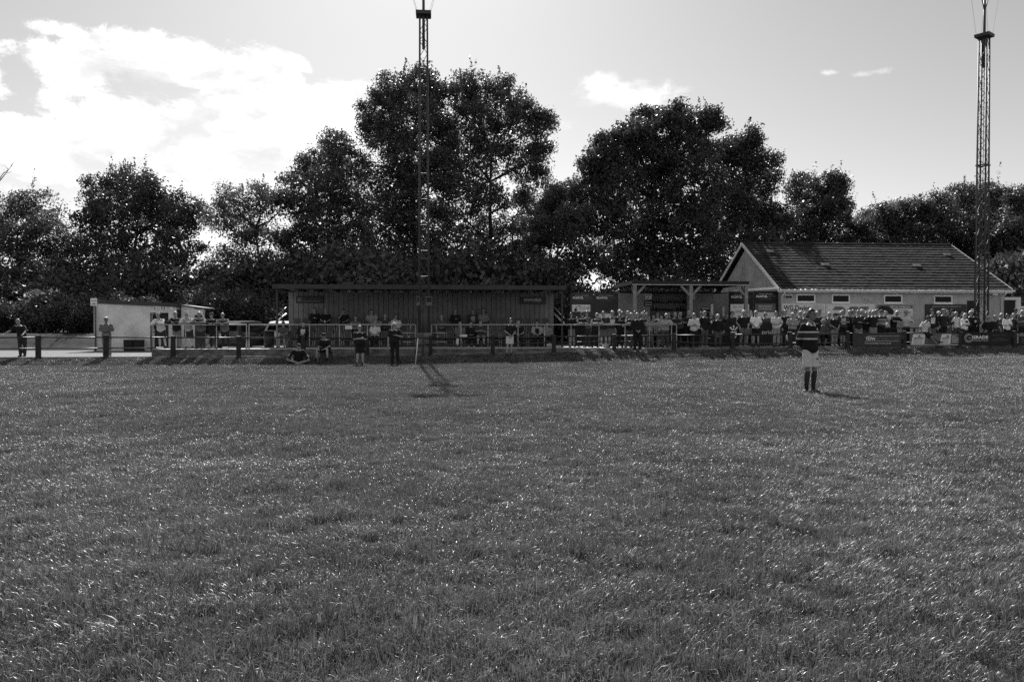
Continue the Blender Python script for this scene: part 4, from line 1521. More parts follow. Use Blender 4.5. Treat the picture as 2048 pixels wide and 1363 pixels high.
def grow_tree(name, label, px0, base_D, lobes_px, D, leafm, size=.20, cl_den=1.0, per=22, sig=.34, trunk_r=.32, spike=0, seed=0, group='trees behind the ground', trunks=1, cat='tree', airy=1.0, core_k=1.0):
    rng = np.random.default_rng(seed + 100)
    ground_p = at(px0, 653, D)
    gzv = gw(ground_p.x, ground_p.y) - .1
    root = thing(name, label, cat, (ground_p.x, ground_p.y, gzv), 0, group)
    base = np.array([ground_p.x, ground_p.y, gzv])
    lobes = []
    for (px, py, rp) in lobes_px:
        dd = D + rng.uniform(-1, 1) * 3.0
        p = at(px, py, dd)
        rr = rp * dd / FPX
        lobes.append((p.x - base[0], p.y - base[1], p.z - base[2], rr * rng.uniform(.95, 1.1), rr * rng.uniform(1.0, 1.3), rr * rng.uniform(.85, 1.0)))
    # small sprays standing out from the big masses, so that no outline is round
    main = list(lobes)
    for l in main:
        for _ in range(4):
            a = rng.uniform(0, 2 * math.pi)
            e = rng.uniform(-.3, 1.2)
            q = .95 + .15 * rng.random()
            f = rng.uniform(.22, .40)
            lobes.append((l[0] + math.cos(a) * math.cos(e) * l[3] * q, l[1] + math.sin(a) * math.cos(e) * l[4] * q, l[2] + math.sin(e) * l[5] * q, l[3] * f, l[4] * f, l[5] * f * 1.1))
    cl, P = crown_points(lobes, rng, cl_den, int(per * airy * 2.6), sig * .85)
    if spike:
        # upright shoots breaking the top outline
        tops = [l for l in main if l[2] > np.percentile([q[2] for q in main], 50)]
        extra = []
        for l in tops:
            for _ in range(spike):
                a = rng.uniform(0, 2 * math.pi)
                r0 = rng.uniform(.2, .95)
                p0 = np.array([l[0] + math.cos(a) * r0 * l[3], l[1] + math.sin(a) * r0 * l[4], l[2] + l[5] * math.sqrt(max(0, 1 - r0 * r0)) * .9])
                ln = rng.uniform(.5, 1.7)
                lean = rng.normal(size=3) * .18
                tt = rng.random((26, 1))
                extra.append(p0 + tt * (np.array([0, 0, ln]) + lean * ln) + rng.normal(size=(26, 3)) * .13 * (1.2 - tt))
        P = np.concatenate([P] + extra)
    V, F = leaf_quads(P, size * .95, rng)
    # larger leaf sprays in the heart of each mass
    core = []
    for l in main:
        k = int(85 * core_k * (l[3] * l[5]))
        d_ = rng.normal(size=(k, 3))
        d_ /= np.linalg.norm(d_, axis=1, keepdims=True)
        core.append(np.array(l[:3]) + d_ * (rng.random((k, 1)) ** .45) * .88 * np.array(l[3:6]))
    Vc, Fc = leaf_quads(np.concatenate(core), .44, rng)
    V, F = np.concatenate([V, Vc]), np.concatenate([F, Fc + len(V)])
    me = np_mesh('crown', V, F, leafm)
    obj('crown', me, None, root)
    # trunk and limbs
    top = max(l[2] for l in lobes)
    mid = np.mean([(l[0], l[1]) for l in lobes], axis=0)
    b = MB()
    tp = []
    for s in range(trunks):
        ox = (s - (trunks - 1) / 2) * 1.1
        zs = np.linspace(0, top * .72, 7)
        path_ = [(ox + mid[0] * (z / top) + rng.normal() * .12, mid[1] * (z / top) + rng.normal() * .12, z) for z in zs]
        rad = [trunk_r * (1.25 if i == 0 else 1.0) * (1 - .82 * i / 6) for i in range(7)]
        b.tube(path_, rad, 9)
        tp.append(path_)
    for l in main:
        path_ = tp[int(rng.integers(0, trunks))]
        # start on trunk a bit below the lobe
        zt_ = max(top * .18, min(l[2] - rng.uniform(1.5, 3.5), top * .70))
        i = int(np.argmin([abs(p[2] - zt_) for p in path_]))
        st = Vector(path_[i])
        en = Vector((l[0], l[1], l[2]))
        md = st.lerp(en, .5) + Vector((rng.normal() * .3, rng.normal() * .3, -.25))
        b.tube([st, md, en], [.13 * (1 - .5 * st.z / top) + .03, .075, .03], 6)
        for _ in range(4):
            q = cl[int(rng.integers(0, len(cl)))]
            if (Vector(q) - en).length < 1.25 * max(l[3:6]):
                b.tube([en.lerp(md, rng.uniform(0, .5)), Vector(q)], [.035, .012], 5)
    b.build('trunk', M_bark, root, True)
    return root


TREES = [
    ('broadleaf_tree', 'loose leafy tree at the far left edge of the treeline', 30, [(20, 430, 42), (75, 420, 42), (112, 470, 42), (20, 520, 52), (90, 540, 52), (-40, 470, 50), (140, 505, 36), (-70, 540, 50), (40, 480, 40)], 68, 1, dict(size=.17, cl_den=.55, per=19, sig=.38, trunk_r=.22, core_k=.3)),
    ('broadleaf_tree', 'rounded domed tree behind the toilet block', 265, [(245, 365, 30), (290, 383, 38), (205, 392, 36), (330, 412, 38), (245, 425, 52), (182, 440, 40), (350, 450, 42), (386, 428, 30), (290, 485, 52), (200, 505, 48), (360, 510, 45), (260, 555, 52), (170, 560, 45), (335, 565, 45)], 69, 0, dict(size=.18, cl_den=.68, per=20, trunk_r=.3, core_k=.6)),
    ('broadleaf_tree', 'airy pale tree with a dark trunk just left of the stand', 540, [(470, 412, 34), (520, 398, 36), (562, 420, 30), (440, 440, 28), (490, 460, 42), (545, 478, 40), (460, 520, 38), (520, 540, 38), (585, 520, 22), (430, 560, 36)], 67, 1, dict(size=.16, cl_den=.5, per=19, sig=.40, trunk_r=.3, core_k=.35)),
    ('broadleaf_tree', 'mid height grey tree left of the tallest tree', 660, [(675, 298, 32), (640, 328, 36), (608, 360, 34), (702, 336, 36), (660, 385, 48), (600, 410, 38), (712, 415, 44), (640, 455, 48), (700, 485, 50), (600, 480, 36), (660, 530, 45), (615, 540, 30), (740, 540, 36)], 72, 1, dict(size=.18, cl_den=.70, per=20, trunk_r=.25, trunks=3, core_k=.6)),
    ('tall_tree', 'tallest tree of all, directly behind the central mast', 840, [(835, 172, 36), (790, 192, 34), (872, 196, 32), (760, 228, 32), (830, 240, 48), (780, 280, 46), (882, 262, 40), (748, 262, 20), (820, 330, 55), (770, 360, 48), (872, 350, 42), (800, 420, 55), (850, 450, 50), (770, 470, 50), (820, 520, 50), (870, 540, 42)], 76, 1, dict(size=.21, cl_den=.60, per=21, sig=.38, trunk_r=.38, spike=6, core_k=.5)),
    ('tall_tree', 'tall spreading tree with upright shoots right of the central mast', 975, [(960, 185, 38), (925, 196, 30), (1005, 198, 36), (1045, 228, 32), (960, 250, 46), (1020, 268, 42), (1078, 252, 26), (920, 280, 42), (975, 318, 42), (1040, 328, 40), (1088, 305, 22), (920, 368, 44), (1072, 362, 26), (980, 395, 38), (930, 450, 46), (985, 470, 40), (950, 530, 46), (1005, 555, 26), (892, 315, 38), (895, 400, 40), (893, 485, 42), (1055, 405, 22), (1040, 455, 22), (1022, 510, 24)], 78, 1, dict(size=.21, cl_den=.46, per=20, sig=.40, trunk_r=.36, spike=6, core_k=.28)),
    ('broadleaf_tree', 'small pale leafy tree in the gap left of the big oak', 1100, [(1085, 430, 24), (1110, 402, 26), (1140, 382, 28), (1075, 500, 28), (1110, 470, 34), (1150, 450, 40), (1100, 540, 36), (1052, 545, 20), (1072, 455, 18), (1062, 490, 20), (1092, 405, 16)], 66, 2, dict(size=.15, cl_den=1.0, per=20, trunk_r=.18)),
    ('broadleaf_tree', 'pale far tree filling the bright gap right of the tall trees', 1052, [(1045, 455, 20), (1062, 500, 24), (1040, 540, 22), (1078, 465, 18), (1030, 500, 16), (1065, 425, 16), (1050, 400, 12), (1035, 450, 14)], 84, 2, dict(size=.18, cl_den=.75, per=15, trunk_r=.16, core_k=.25)),
    ('oak_tree', 'huge dark rounded oak behind the bar and clubhouse gable', 1310, [(1310, 245, 34), (1350, 240, 30), (1400, 250, 34), (1428, 242, 18), (1260, 272, 34), (1220, 302, 32), (1190, 330, 30), (1300, 310, 52), (1370, 310, 52), (1430, 310, 32), (1240, 350, 50), (1180, 390, 44), (1310, 390, 56), (1390, 390, 56), (1220, 440, 55), (1150, 440, 36), (1300, 470, 58), (1390, 470, 58), (1170, 510, 50), (1250, 530, 55), (1340, 540, 55), (1420, 530, 50)], 66, 0, dict(size=.19, cl_den=.95, per=21, trunk_r=.5, core_k=.8, spike=1)),
    ('oak_tree', 'dark pointed tree standing at the right shoulder of the oak', 1495, [(1490, 283, 24), (1465, 308, 22), (1515, 320, 28), (1480, 350, 38), (1530, 370, 30), (1450, 400, 40), (1510, 420, 45), (1550, 440, 36), (1470, 470, 45), (1530, 490, 40)], 68, 0, dict(size=.18, cl_den=.9, per=21, trunk_r=.35, core_k=.8)),
    ('broadleaf_tree', 'round topped tree above the middle of the clubhouse roof', 1640, [(1605, 385, 30), (1645, 375, 26), (1682, 372, 20), (1670, 410, 28), (1620, 430, 40), (1682, 440, 20), (1590, 460, 38), (1650, 480, 36), (1620, 530, 40)], 73, 0, dict(size=.17, cl_den=1.1, per=21, trunk_r=.28)),
    ('broadleaf_tree', 'low leafy tree above the right part of the clubhouse roof', 1760, [(1772, 428, 24), (1735, 450, 26), (1715, 462, 20), (1790, 450, 34), (1740, 490, 36), (1800, 490, 36), (1702, 485, 18), (1760, 540, 40)], 74, 1, dict(size=.17, cl_den=1.05, per=21, trunk_r=.25)),
    ('oak_tree', 'wide spreading tree behind the right floodlight mast', 1910, [(1832, 418, 24), (1880, 420, 30), (1930, 403, 30), (1960, 395, 24), (1992, 402, 22), (1860, 460, 42), (1930, 460, 46), (1985, 450, 36), (1900, 510, 42), (1970, 510, 42), (1940, 560, 40)], 72, 1, dict(size=.17, cl_den=1.05, per=21, trunk_r=.4)),
    ('oak_tree', 'dark leafy tree at the far right edge of the treeline', 2060, [(2035, 418, 26), (2075, 400, 36), (2030, 470, 45), (2090, 470, 50), (2040, 530, 50), (2000, 560, 40), (2100, 550, 50)], 68, 0, dict(size=.18, cl_den=1.1, per=22, trunk_r=.4)),
]
for i, (nm, lb, px0, lob, D, lm, kw) in enumerate(TREES):
    kw.setdefault('spike', 3)
    grow_tree(nm, lb, px0, D, lob, D, M_leaf[lm], seed=i, **kw)


# shrubs and undergrowth below the trees: three plants, copied
def shrub_meshes(seed, R=2.2, H=3.6, leafm=None):
    rng = np.random.default_rng(seed)
    lobes = []
    for k in range(9):
        a = rng.uniform(0, 6.28)
        r = rng.uniform(0, .75) * R
        z = rng.uniform(.25, .8) * H
        rr = rng.uniform(.7, 1.25)
        lobes.append((math.cos(a) * r, math.sin(a) * r, z, rr, rr, rr * rng.uniform(.8, 1.1)))
    cl, P = crown_points(lobes, rng, 1.1, 30, .32)
    V, F = leaf_quads(P, .21, rng)
    me = np_mesh('foliage', V, F, leafm)
    b = MB()
    for l in lobes:
        b.tube([(rng.normal() * .25, rng.normal() * .25, -.3), (l[0] * .4, l[1] * .4, l[2] * .5), (l[0], l[1], l[2])], [.07, .05, .02], 6)
    sm = b.mesh('stem', True)
    sm.materials.append(M_bark)
    return me, sm


shrubs = [shrub_meshes(k, leafm=M_leaf[(0, 1, 0, 2)[k]]) for k in range(4)]
rs = random.Random(5)
spots = []
px = -120
while px < 1150:
    for layer, (D, hpx) in enumerate(((57.5, 596), (62, 560))):
        spots.append((px + rs.uniform(-15, 15), D + rs.uniform(-1.2, 1.2), hpx + rs.uniform(-28, 22)))
    px += 52
for px in range(-100, 1130, 46):
    spots.append((px + rs.uniform(-16, 16), 65 + rs.uniform(-1, 1), 512 + rs.uniform(-28, 22)))
for px in (60, 100, 140, 175, 205, 240):
    spots.append((px, 55.5 + rs.uniform(-.4, .4), 628 + rs.uniform(-10, 8)))
for px in range(1965, 2120, 22):
    spots.append((px, 62.7, 515 + rs.uniform(-15, 15)))
for px in (1960, 1990, 2020, 2060, 2100):
    spots.append((px, 60, 500 + rs.uniform(-15, 15)))
for px in range(1160, 1480, 50):
    spots.append((px + rs.uniform(-12, 12), 58 + rs.uniform(-1, 1), 560 + rs.uniform(-25, 20)))
for px in range(1560, 1960, 60):
    spots.append((px + rs.uniform(-12, 12), 66 + rs.uniform(-1, 1), 500 + rs.uniform(-10, 20)))
for px in range(1985, 2200, 45):
    for D in (58, 62):
        spots.append((px + rs.uniform(-12, 12), D, 560 + rs.uniform(-30, 10)))
for (px, D, hy) in spots:
    p = at(px, 653, D)
    zg = gw(p.x, p.y)
    Hh = at(px, hy, D).z - zg
    zone = 'left of the toilet block' if px < 180 else 'behind the toilet block' if px < 410 else 'behind the parked cars' if px < 560 else 'behind the left half of the stand' if px < 850 else 'behind the right half of the stand' if px < 1130 else 'behind the bar canopy' if px < 1500 else 'behind the clubhouse' if px < 1960 else 'at the right of the clubhouse'
    depth = 'low front' if D < 59.5 else 'taller back' if D > 63.5 else 'middle'
    r = thing('shrub', 'leafy undergrowth shrub %s, %s rank' % (zone, depth), 'shrub', (p.x, p.y, zg - .1), rs.uniform(0, 6.28), 'shrubs in the undergrowth')
    s = max(.55, Hh / 3.9)
    r.scale = (s * rs.uniform(.85, 1.1), s * rs.uniform(.85, 1.1), s)
    k = rs.choice((0, 0, 1, 2, 2, 3)) if px < 1150 else rs.choice((0, 1, 2))
    obj('foliage', shrubs[k][0], None, r)
    obj('stem', shrubs[k][1], None, r)


# bare trees
def bare_tree(label, px, D, py_top, seed, spread=1.0):
    rng = np.random.default_rng(seed)
    p = at(px, 653, D)
    zg = gw(p.x, p.y) - .1
    r = thing('bare_tree', label, 'tree', (p.x, p.y, zg), 0)
    H = at(px, py_top, D).z - zg
    b = MB()
    lean = rng.normal() * .3
    tr = [(lean * z / H + rng.normal() * .05, 0, z) for z in np.linspace(0, H * .8, 8)]
    b.tube(tr, [.17 - .017 * i for i in range(8)], 8)
    b.build('trunk', M_bark, r, True)
    for k in range(13):
        i = int(rng.integers(3, 8))
        st = Vector(tr[i])
        a = rng.uniform(0, 6.28)
        ln = rng.uniform(1.0, 2.6) * spread
        d = Vector((math.cos(a), math.sin(a) * .6, rng.uniform(.3, 1.1))).normalized()
        b = MB()
        q = [st]
        for s in range(4):
            d = (d + Vector((rng.normal() * .22, rng.normal() * .22, .12))).normalized()
            q.append(q[-1] + d * ln / 4)
        b.tube(q, [.05, .038, .026, .016, .008], 5)
        for s in (1, 2, 3, 3):
            e = q[s] + Vector((rng.normal() * .5, rng.normal() * .4, rng.uniform(.2, .8)))
            b.tube([q[s], (q[s] + e) / 2 + Vector((0, 0, -.06)), e], [.018, .012, .006], 4)
        b.build('branch', M_bark, r, True)
    return r


bare_tree('dead leafless tree in the bright gap left of the oak', 1108, 63, 380, 3)
bare_tree('bare branched tree rising at the far left edge of the picture', -2, 62, 298, 9, 1.2)
bare_tree('slim bare stemmed tree in the gap right of the tall trees', 1030, 66, 375, 5, .7)

# ================================================================= GRASS
def grass_material(name, g, rough, trans):
    m = bpy.data.materials.new(name)
    m.use_nodes = True
    t = m.node_tree
    t.nodes.clear()
    N = NT(t)
    geo = N.n('ShaderNodeNewGeometry')
    oi = N.n('ShaderNodeObjectInfo')
    v = N.m('MULTIPLY_ADD', geo.outputs['Random Per Island'], g * 1.5, g * .25)
    # broad worn and lush patches over the pitch
    nz = N.noise(geo.outputs['Position'], .45, 4.0, .6)
    v = N.m('MULTIPLY', v, N.sstep(nz, .3, .7, .80, 1.2))
    c = N.n('ShaderNodeCombineColor')
    for i in range(3):
        N.link(v, c.inputs[i])
    pb = N.n('ShaderNodeBsdfPrincipled')
    N.link(c.outputs[0], pb.inputs['Base Color'])
    pb.inputs['Roughness'].default_value = rough
    pb.inputs['Specular IOR Level'].default_value = 0.31
    tr = N.n('ShaderNodeBsdfTranslucent')
    N.link(c.outputs[0], tr.inputs['Color'])
    mx = N.n('ShaderNodeMixShader')
    mx.inputs[0].default_value = trans
    N.link(pb.outputs[0], mx.inputs[1])
    N.link(tr.outputs[0], mx.inputs[2])
    out = N.n('ShaderNodeOutputMaterial')
    N.link(mx.outputs[0], out.inputs[0])
    return m


M_grass = grass_material('grass_blade', .178, .35, .22)
M_straw = grass_material('straw_blade', .30, .36, .25)
PATCH = .6


def vnoise(x, y, s, seed):
    """cheap smooth value noise"""
    r = np.random.default_rng(seed)
    T = r.random((64, 64))
    x, y = x / s, y / s
    xi, yi = np.floor(x).astype(int), np.floor(y).astype(int)
    fx, fy = x - xi, y - yi
    fx, fy = fx * fx * (3 - 2 * fx), fy * fy * (3 - 2 * fy)
    g = lambda i, j: T[i % 64, j % 64]
    return (g(xi, yi) * (1 - fx) + g(xi + 1, yi) * fx) * (1 - fy) + (g(xi, yi + 1) * (1 - fx) + g(xi + 1, yi + 1) * fx) * fy


def blades(n, L0, L1, wdt, rng, half, bend, seg=3, center=None, spread=None, flat=0.0, comb=(0, 0), lump=None, twist=.7):
    """n blades of grass as tapering strips; returns verts, faces (quads)"""
    if center is None:
        base = rng.uniform(-half, half, size=(n, 2))
    else:
        base = rng.normal(size=(n, 2)) * spread
    L = rng.uniform(L0, L1, size=n)
    z0 = np.full(n, -.004)
    if lump is not None:      # hollows and hummocks a hand's breadth across
        nz = .65 * vnoise(base[:, 0] + 5, base[:, 1] + 5, .19, lump) + .35 * vnoise(base[:, 0] + 5, base[:, 1] + 5, .06, lump + 50)
        kp = nz > .38
        base, L, nz = base[kp], L[kp], nz[kp]
        L = L * (.1 + 1.9 * nz)
        z0 = -.004 + .07 * (nz - .38)
        n = len(L)
    a = rng.uniform(0, 2 * math.pi, n)
    d = np.stack([np.cos(a) + comb[0], np.sin(a) + comb[1]], 1)
    d /= np.linalg.norm(d, axis=1, keepdims=True) + 1e-9
    bd = np.clip(rng.normal(bend, .35, n), .05, 1.75)
    lean0 = np.abs(rng.normal(0, .20, n))
    w = wdt * rng.uniform(.6, 1.3, n)
    tw = rng.normal(size=n) * twist
    side = np.stack([-d[:, 1], d[:, 0]], 1)
    side3 = np.stack([side[:, 0], side[:, 1], np.zeros(n)], 1)
    V = np.empty((n, 2 * (seg + 1), 3))
    pos = np.stack([base[:, 0], base[:, 1], z0], 1)
    for s in range(seg + 1):
        t = s / seg
        th = lean0 + bd * t * 1.15 + flat
        th = np.minimum(th, 1.9)
        ww = (w * (1 - t ** 1.6 * .93) * .5)[:, None]
        sd = side3 * np.cos(tw * t)[:, None] + np.stack([np.zeros(n), np.zeros(n), np.sin(tw * t)], 1) * .6
        V[:, 2 * s] = pos - sd * ww
        V[:, 2 * s + 1] = pos + sd * ww
        step = L / seg
        pos = pos + np.stack([d[:, 0] * np.sin(th) * step, d[:, 1] * np.sin(th) * step, np.cos(th) * step], 1)
    V[:, :, 2] = np.maximum(V[:, :, 2], -.004)
    F = []
    o = np.arange(n) * 2 * (seg + 1)
    for s in range(seg):
        F.append(np.stack([o + 2 * s, o + 2 * s + 1, o + 2 * s + 3, o + 2 * s + 2], 1))
    return V.reshape(-1, 3), np.concatenate(F)


gcol_near = bpy.data.collections.new('grass_patches_near')
gcol_far = bpy.data.collections.new('grass_patches_far')
gcol_tuft = bpy.data.collections.new('grass_tufts')


def patch_obj(col, name, V, F, m):
    me = np_mesh(name, V, F, m)
    o = bpy.data.objects.new(name, me)
    col.objects.link(o)
    return o


gr = np.random.default_rng(3)


def mixed_patch(col, name, n, w, seg):
    """uneven sward: upright blades gathered in clumps, bent blades, and pale flattened ones"""
    h = PATCH * .55
    NCL = 24
    cen = gr.uniform(-h, h, size=(NCL, 2))
    rad = gr.uniform(.025, .075, NCL)
    hgt = gr.uniform(.55, 1.25, NCL)
    parts, mats_ = [], []
    Vb, Fb = blades(int(n * .22), .008, .022, w, gr, h, 1.1, seg)
    parts.append((Vb, Fb)); mats_.append(0)
    lump = int(gr.integers(1, 1000))
    V1, F1 = blades(int(n * .62), .014, .046, w, gr, h, 1.1, seg, lump=lump)
    parts.append((V1, F1)); mats_.append(0)
    for c, r, hh in zip(cen, rad, hgt):
        kk = int(n * .50 / NCL)
        comb = gr.normal(size=2) * 1.2
        Vt, Ft = blades(kk, .035 * hh, .088 * hh, w * 1.1, gr, h, 1.05, seg, center=1, spread=r, comb=comb)
        Vt = Vt + np.array([c[0], c[1], 0])
        parts.append((Vt, Ft)); mats_.append(0)
    V2, F2 = blades(int(n * .16), .03, .075, w * 1.15, gr, h, 1.45, seg, lump=lump, twist=.22)
    parts.append((V2, F2)); mats_.append(0)
    V3_, F3_ = blades(int(n * .045), .025, .07, w * 1.1, gr, h, 1.0, seg, flat=.7, twist=.3)
    parts.append((V3_, F3_)); mats_.append(1)
    Vs, Fs, Ms, o = [], [], [], 0
    for (V_, F_), m_ in zip(parts, mats_):
        Vs.append(V_); Fs.append(F_ + o); Ms.append(np.full(len(F_), m_)); o += len(V_)
    ob = patch_obj(col, name, np.concatenate(Vs), np.concatenate(Fs), M_grass)
    ob.data.materials.append(M_straw)
    ob.data.polygons.foreach_set('material_index', np.concatenate(Ms).astype(np.int32))


for k in range(6):
    mixed_patch(gcol_near, 'patch_n%d' % k, 2800, .0040, 3)
for k in range(6):
    mixed_patch(gcol_far, 'patch_f%d' % k, 1500, .0058, 2)
for k in range(5):    # upright tufts
    V1, F1 = blades(240, .05, .115, .0042, gr, .1, .8, 3, center=1, spread=.055, comb=(gr.normal() * .6, gr.normal() * .6))
    patch_obj(gcol_tuft, 'tuft_a%d' % k, V1, F1, M_grass)
for k in range(5):    # flattened pale blades
    V1, F1 = blades(46, .04, .10, .0048, gr, .1, .9, 3, center=1, spread=.075, flat=.75, comb=(gr.normal() * .7, gr.normal() * .7))
    patch_obj(gcol_tuft, 'tuft_b%d' % k, V1, F1, M_straw)


def scatter_group(col):
    ng = bpy.data.node_groups.new('scatter_' + col.name, 'GeometryNodeTree')
    ng.interface.new_socket('Geometry', in_out='INPUT', socket_type='NodeSocketGeometry')
    ng.interface.new_socket('Geometry', in_out='OUTPUT', socket_type='NodeSocketGeometry')
    gi = ng.nodes.new('NodeGroupInput')
    go = ng.nodes.new('NodeGroupOutput')
    ci = ng.nodes.new('GeometryNodeCollectionInfo')
    ci.inputs['Collection'].default_value = col
    ci.inputs['Separate Children'].default_value = True
    ci.inputs['Reset Children'].default_value = True
    ip = ng.nodes.new('GeometryNodeInstanceOnPoints')
    ip.inputs['Pick Instance'].default_value = True

    def attr(nm, ty):
        a = ng.nodes.new('GeometryNodeInputNamedAttribute')
        a.data_type = ty
        a.inputs['Name'].default_value = nm
        return a.outputs['Attribute']
    e2r = ng.nodes.new('FunctionNodeEulerToRotation')
    ng.links.new(attr('rot', 'FLOAT_VECTOR'), e2r.inputs[0])
    ng.links.new(gi.outputs[0], ip.inputs['Points'])
    ng.links.new(ci.outputs[0], ip.inputs['Instance'])
    ng.links.new(attr('idx', 'INT'), ip.inputs['Instance Index'])
    ng.links.new(e2r.outputs[0], ip.inputs['Rotation'])
    ng.links.new(attr('scl', 'FLOAT_VECTOR'), ip.inputs['Scale'])
    ng.links.new(ip.outputs[0], go.inputs[0])
    return ng


def scatter(name, XY, rot, scl, idx, col, label):
    u, v = UV(XY[:, 0], XY[:, 1])
    z = gz(u, v)
    me = bpy.data.meshes.new(name)
    me.vertices.add(len(XY))
    me.vertices.foreach_set('co', np.column_stack([XY, z]).astype(np.float32).ravel())
    a = me.attributes.new('rot', 'FLOAT_VECTOR', 'POINT')
    a.data.foreach_set('vector', rot.astype(np.float32).ravel())
    a = me.attributes.new('scl', 'FLOAT_VECTOR', 'POINT')
    a.data.foreach_set('vector', scl.astype(np.float32).ravel())
    a = me.attributes.new('idx', 'INT', 'POINT')
    a.data.foreach_set('value', idx.astype(np.int32))
    o = obj(name, me, None)
    md = o.modifiers.new('scatter', 'NODES')
    md.node_group = scatter_group(col)
    tag(o, label, 'grass', None, 'stuff')
    return o


def grid_pts(y0, y1, step):
    out = []
    y = y0
    while y < y1:
        hw = .70 * max(y, 0) + 3.0
        xs = np.arange(-hw, hw, step)
        out.append(np.stack([xs + gr.uniform(-.1, .1, len(xs)) * step, np.full(len(xs), y) + gr.uniform(-.1, .1, len(xs)) * step], 1))
        y += step
    P = np.concatenate(out)
    u, v = UV(P[:, 0], P[:, 1])
    return P[v < -.20]


NEAR_Y = 10.0
Pn = grid_pts(1.2, NEAR_Y, PATCH * .86)
Pf = grid_pts(NEAR_Y, 46, PATCH * .86)


def attrs(P, nvar, zlo, zhi):
    n = len(P)
    rz_ = gr.uniform(0, 6.283, n)
    rot = np.stack([np.zeros(n), np.zeros(n), rz_], 1)
    # lay each sod on the slope of the ground
    e = .15
    u0, v0 = UV(P[:, 0] - e, P[:, 1]); u1, v1 = UV(P[:, 0] + e, P[:, 1])
    gx = (gz(u1, v1) - gz(u0, v0)) / (2 * e)
    u0, v0 = UV(P[:, 0], P[:, 1] - e); u1, v1 = UV(P[:, 0], np.minimum(P[:, 1] + e, 1e9))
    gy_ = np.where(v1 > -.12, 0.1, (gz(u1, v1) - gz(u0, v0)) / (2 * e))
    for i in np.nonzero(np.abs(gx) + np.abs(gy_) > .025)[0]:
        nrm = Vector((-gx[i], -gy_[i], 1)).normalized()
        q = Vector((0, 0, 1)).rotation_difference(nrm).to_matrix() @ Matrix.Rotation(float(rz_[i]), 3, 'Z')
        rot[i] = q.to_euler('XYZ')
    nz = .75 * vnoise(P[:, 0], P[:, 1], .7, 1) + .25 * vnoise(P[:, 0], P[:, 1], 1.6, 2)
    zz = zlo + (zhi - zlo) * nz * gr.uniform(.8, 1.2, n)
    return rot, np.stack([np.ones(n), np.ones(n), zz], 1), gr.integers(0, nvar, n)


scatter('grass', Pn, *attrs(Pn, 6, .50, 1.35), gcol_near, 'short rough grass of the pitch in the foreground')
scatter('grass', Pf, *attrs(Pf, 6, .50, 1.25), gcol_far, 'short rough grass covering the far part of the pitch')
# tufts and flattened blades
n = 42000
r_ = np.sqrt(gr.uniform(2.0 ** 2, 30.0 ** 2, n))
hw = .68 * r_ + 1.5
T = np.stack([gr.uniform(-1, 1, n) * hw, r_], 1)
keep = gr.random(n) < np.clip((vnoise(T[:, 0], T[:, 1], .55, 5) - .30) * 2.2, .05, 1)
T = T[keep]
u, v = UV(T[:, 0], T[:, 1])
T = T[v < -.3]
n = len(T)
sc_ = gr.uniform(.55, 1.15, n)
tv = vnoise(T[:, 0], T[:, 1], .8, 9)
idx = np.where(gr.random(n) < np.clip((tv - .4) * 1.6, .06, .45), gr.integers(5, 10, n), gr.integers(0, 5, n))
scatter('grass', T, np.stack([gr.normal(size=n) * .1, gr.normal(size=n) * .1, gr.uniform(0, 6.28, n)], 1), np.stack([sc_, sc_, sc_ * gr.uniform(.6, 1.0, n)], 1), idx, gcol_tuft, 'longer tufts and flattened pale blades in the pitch grass')

# scruffy longer growth along the fence, the kerb and the wall foots
n = 1500
uu = gr.uniform(-34, 36, n)
vv = np.where(gr.random(n) < .8, gr.uniform(-.62, -.19, n), gr.uniform(-1.6, -.6, n))
kp = gr.random(n) < np.clip((vnoise(uu + 50, vv * 4 + 9, 1.3, 31) - .25) * 2, .08, 1)
uu, vv = uu[kp], vv[kp]
T = np.stack([uu * CT - vv * ST, Y0 + uu * ST + vv * CT], 1)
n = len(T)
sc_ = gr.uniform(.5, 1.45, n)
scatter('grass', T, np.stack([gr.normal(size=n) * .15, gr.normal(size=n) * .15, gr.uniform(0, 6.28, n)], 1), np.stack([sc_, sc_, sc_], 1), gr.integers(0, 5, n), gcol_tuft, 'unmown longer grass along the foot of the fence')

# ================================================================= PEOPLE
V3 = Vector
M_skin = mat('skin', 0.31, 0.55, 0.08, 8.0, 0, 1, 0.4)
M_skin_tan = mat('skin_tanned', 0.17, 0.55, 0.08, 8.0, 0, 1, 0.4)
M_eye = mat('eye_dark', 0.02, 0.3, 0.0)
M_hair = {'white': mat('hair_white', .62, .5, .2, 30), 'grey': mat('hair_grey', .28, .5, .2, 30), 'fair': mat('hair_fair', .40, .45, .2, 30),
          'brown': mat('hair_brown', .07, .45, .2, 30), 'dark': mat('hair_dark', .02, .4, .2, 30)}


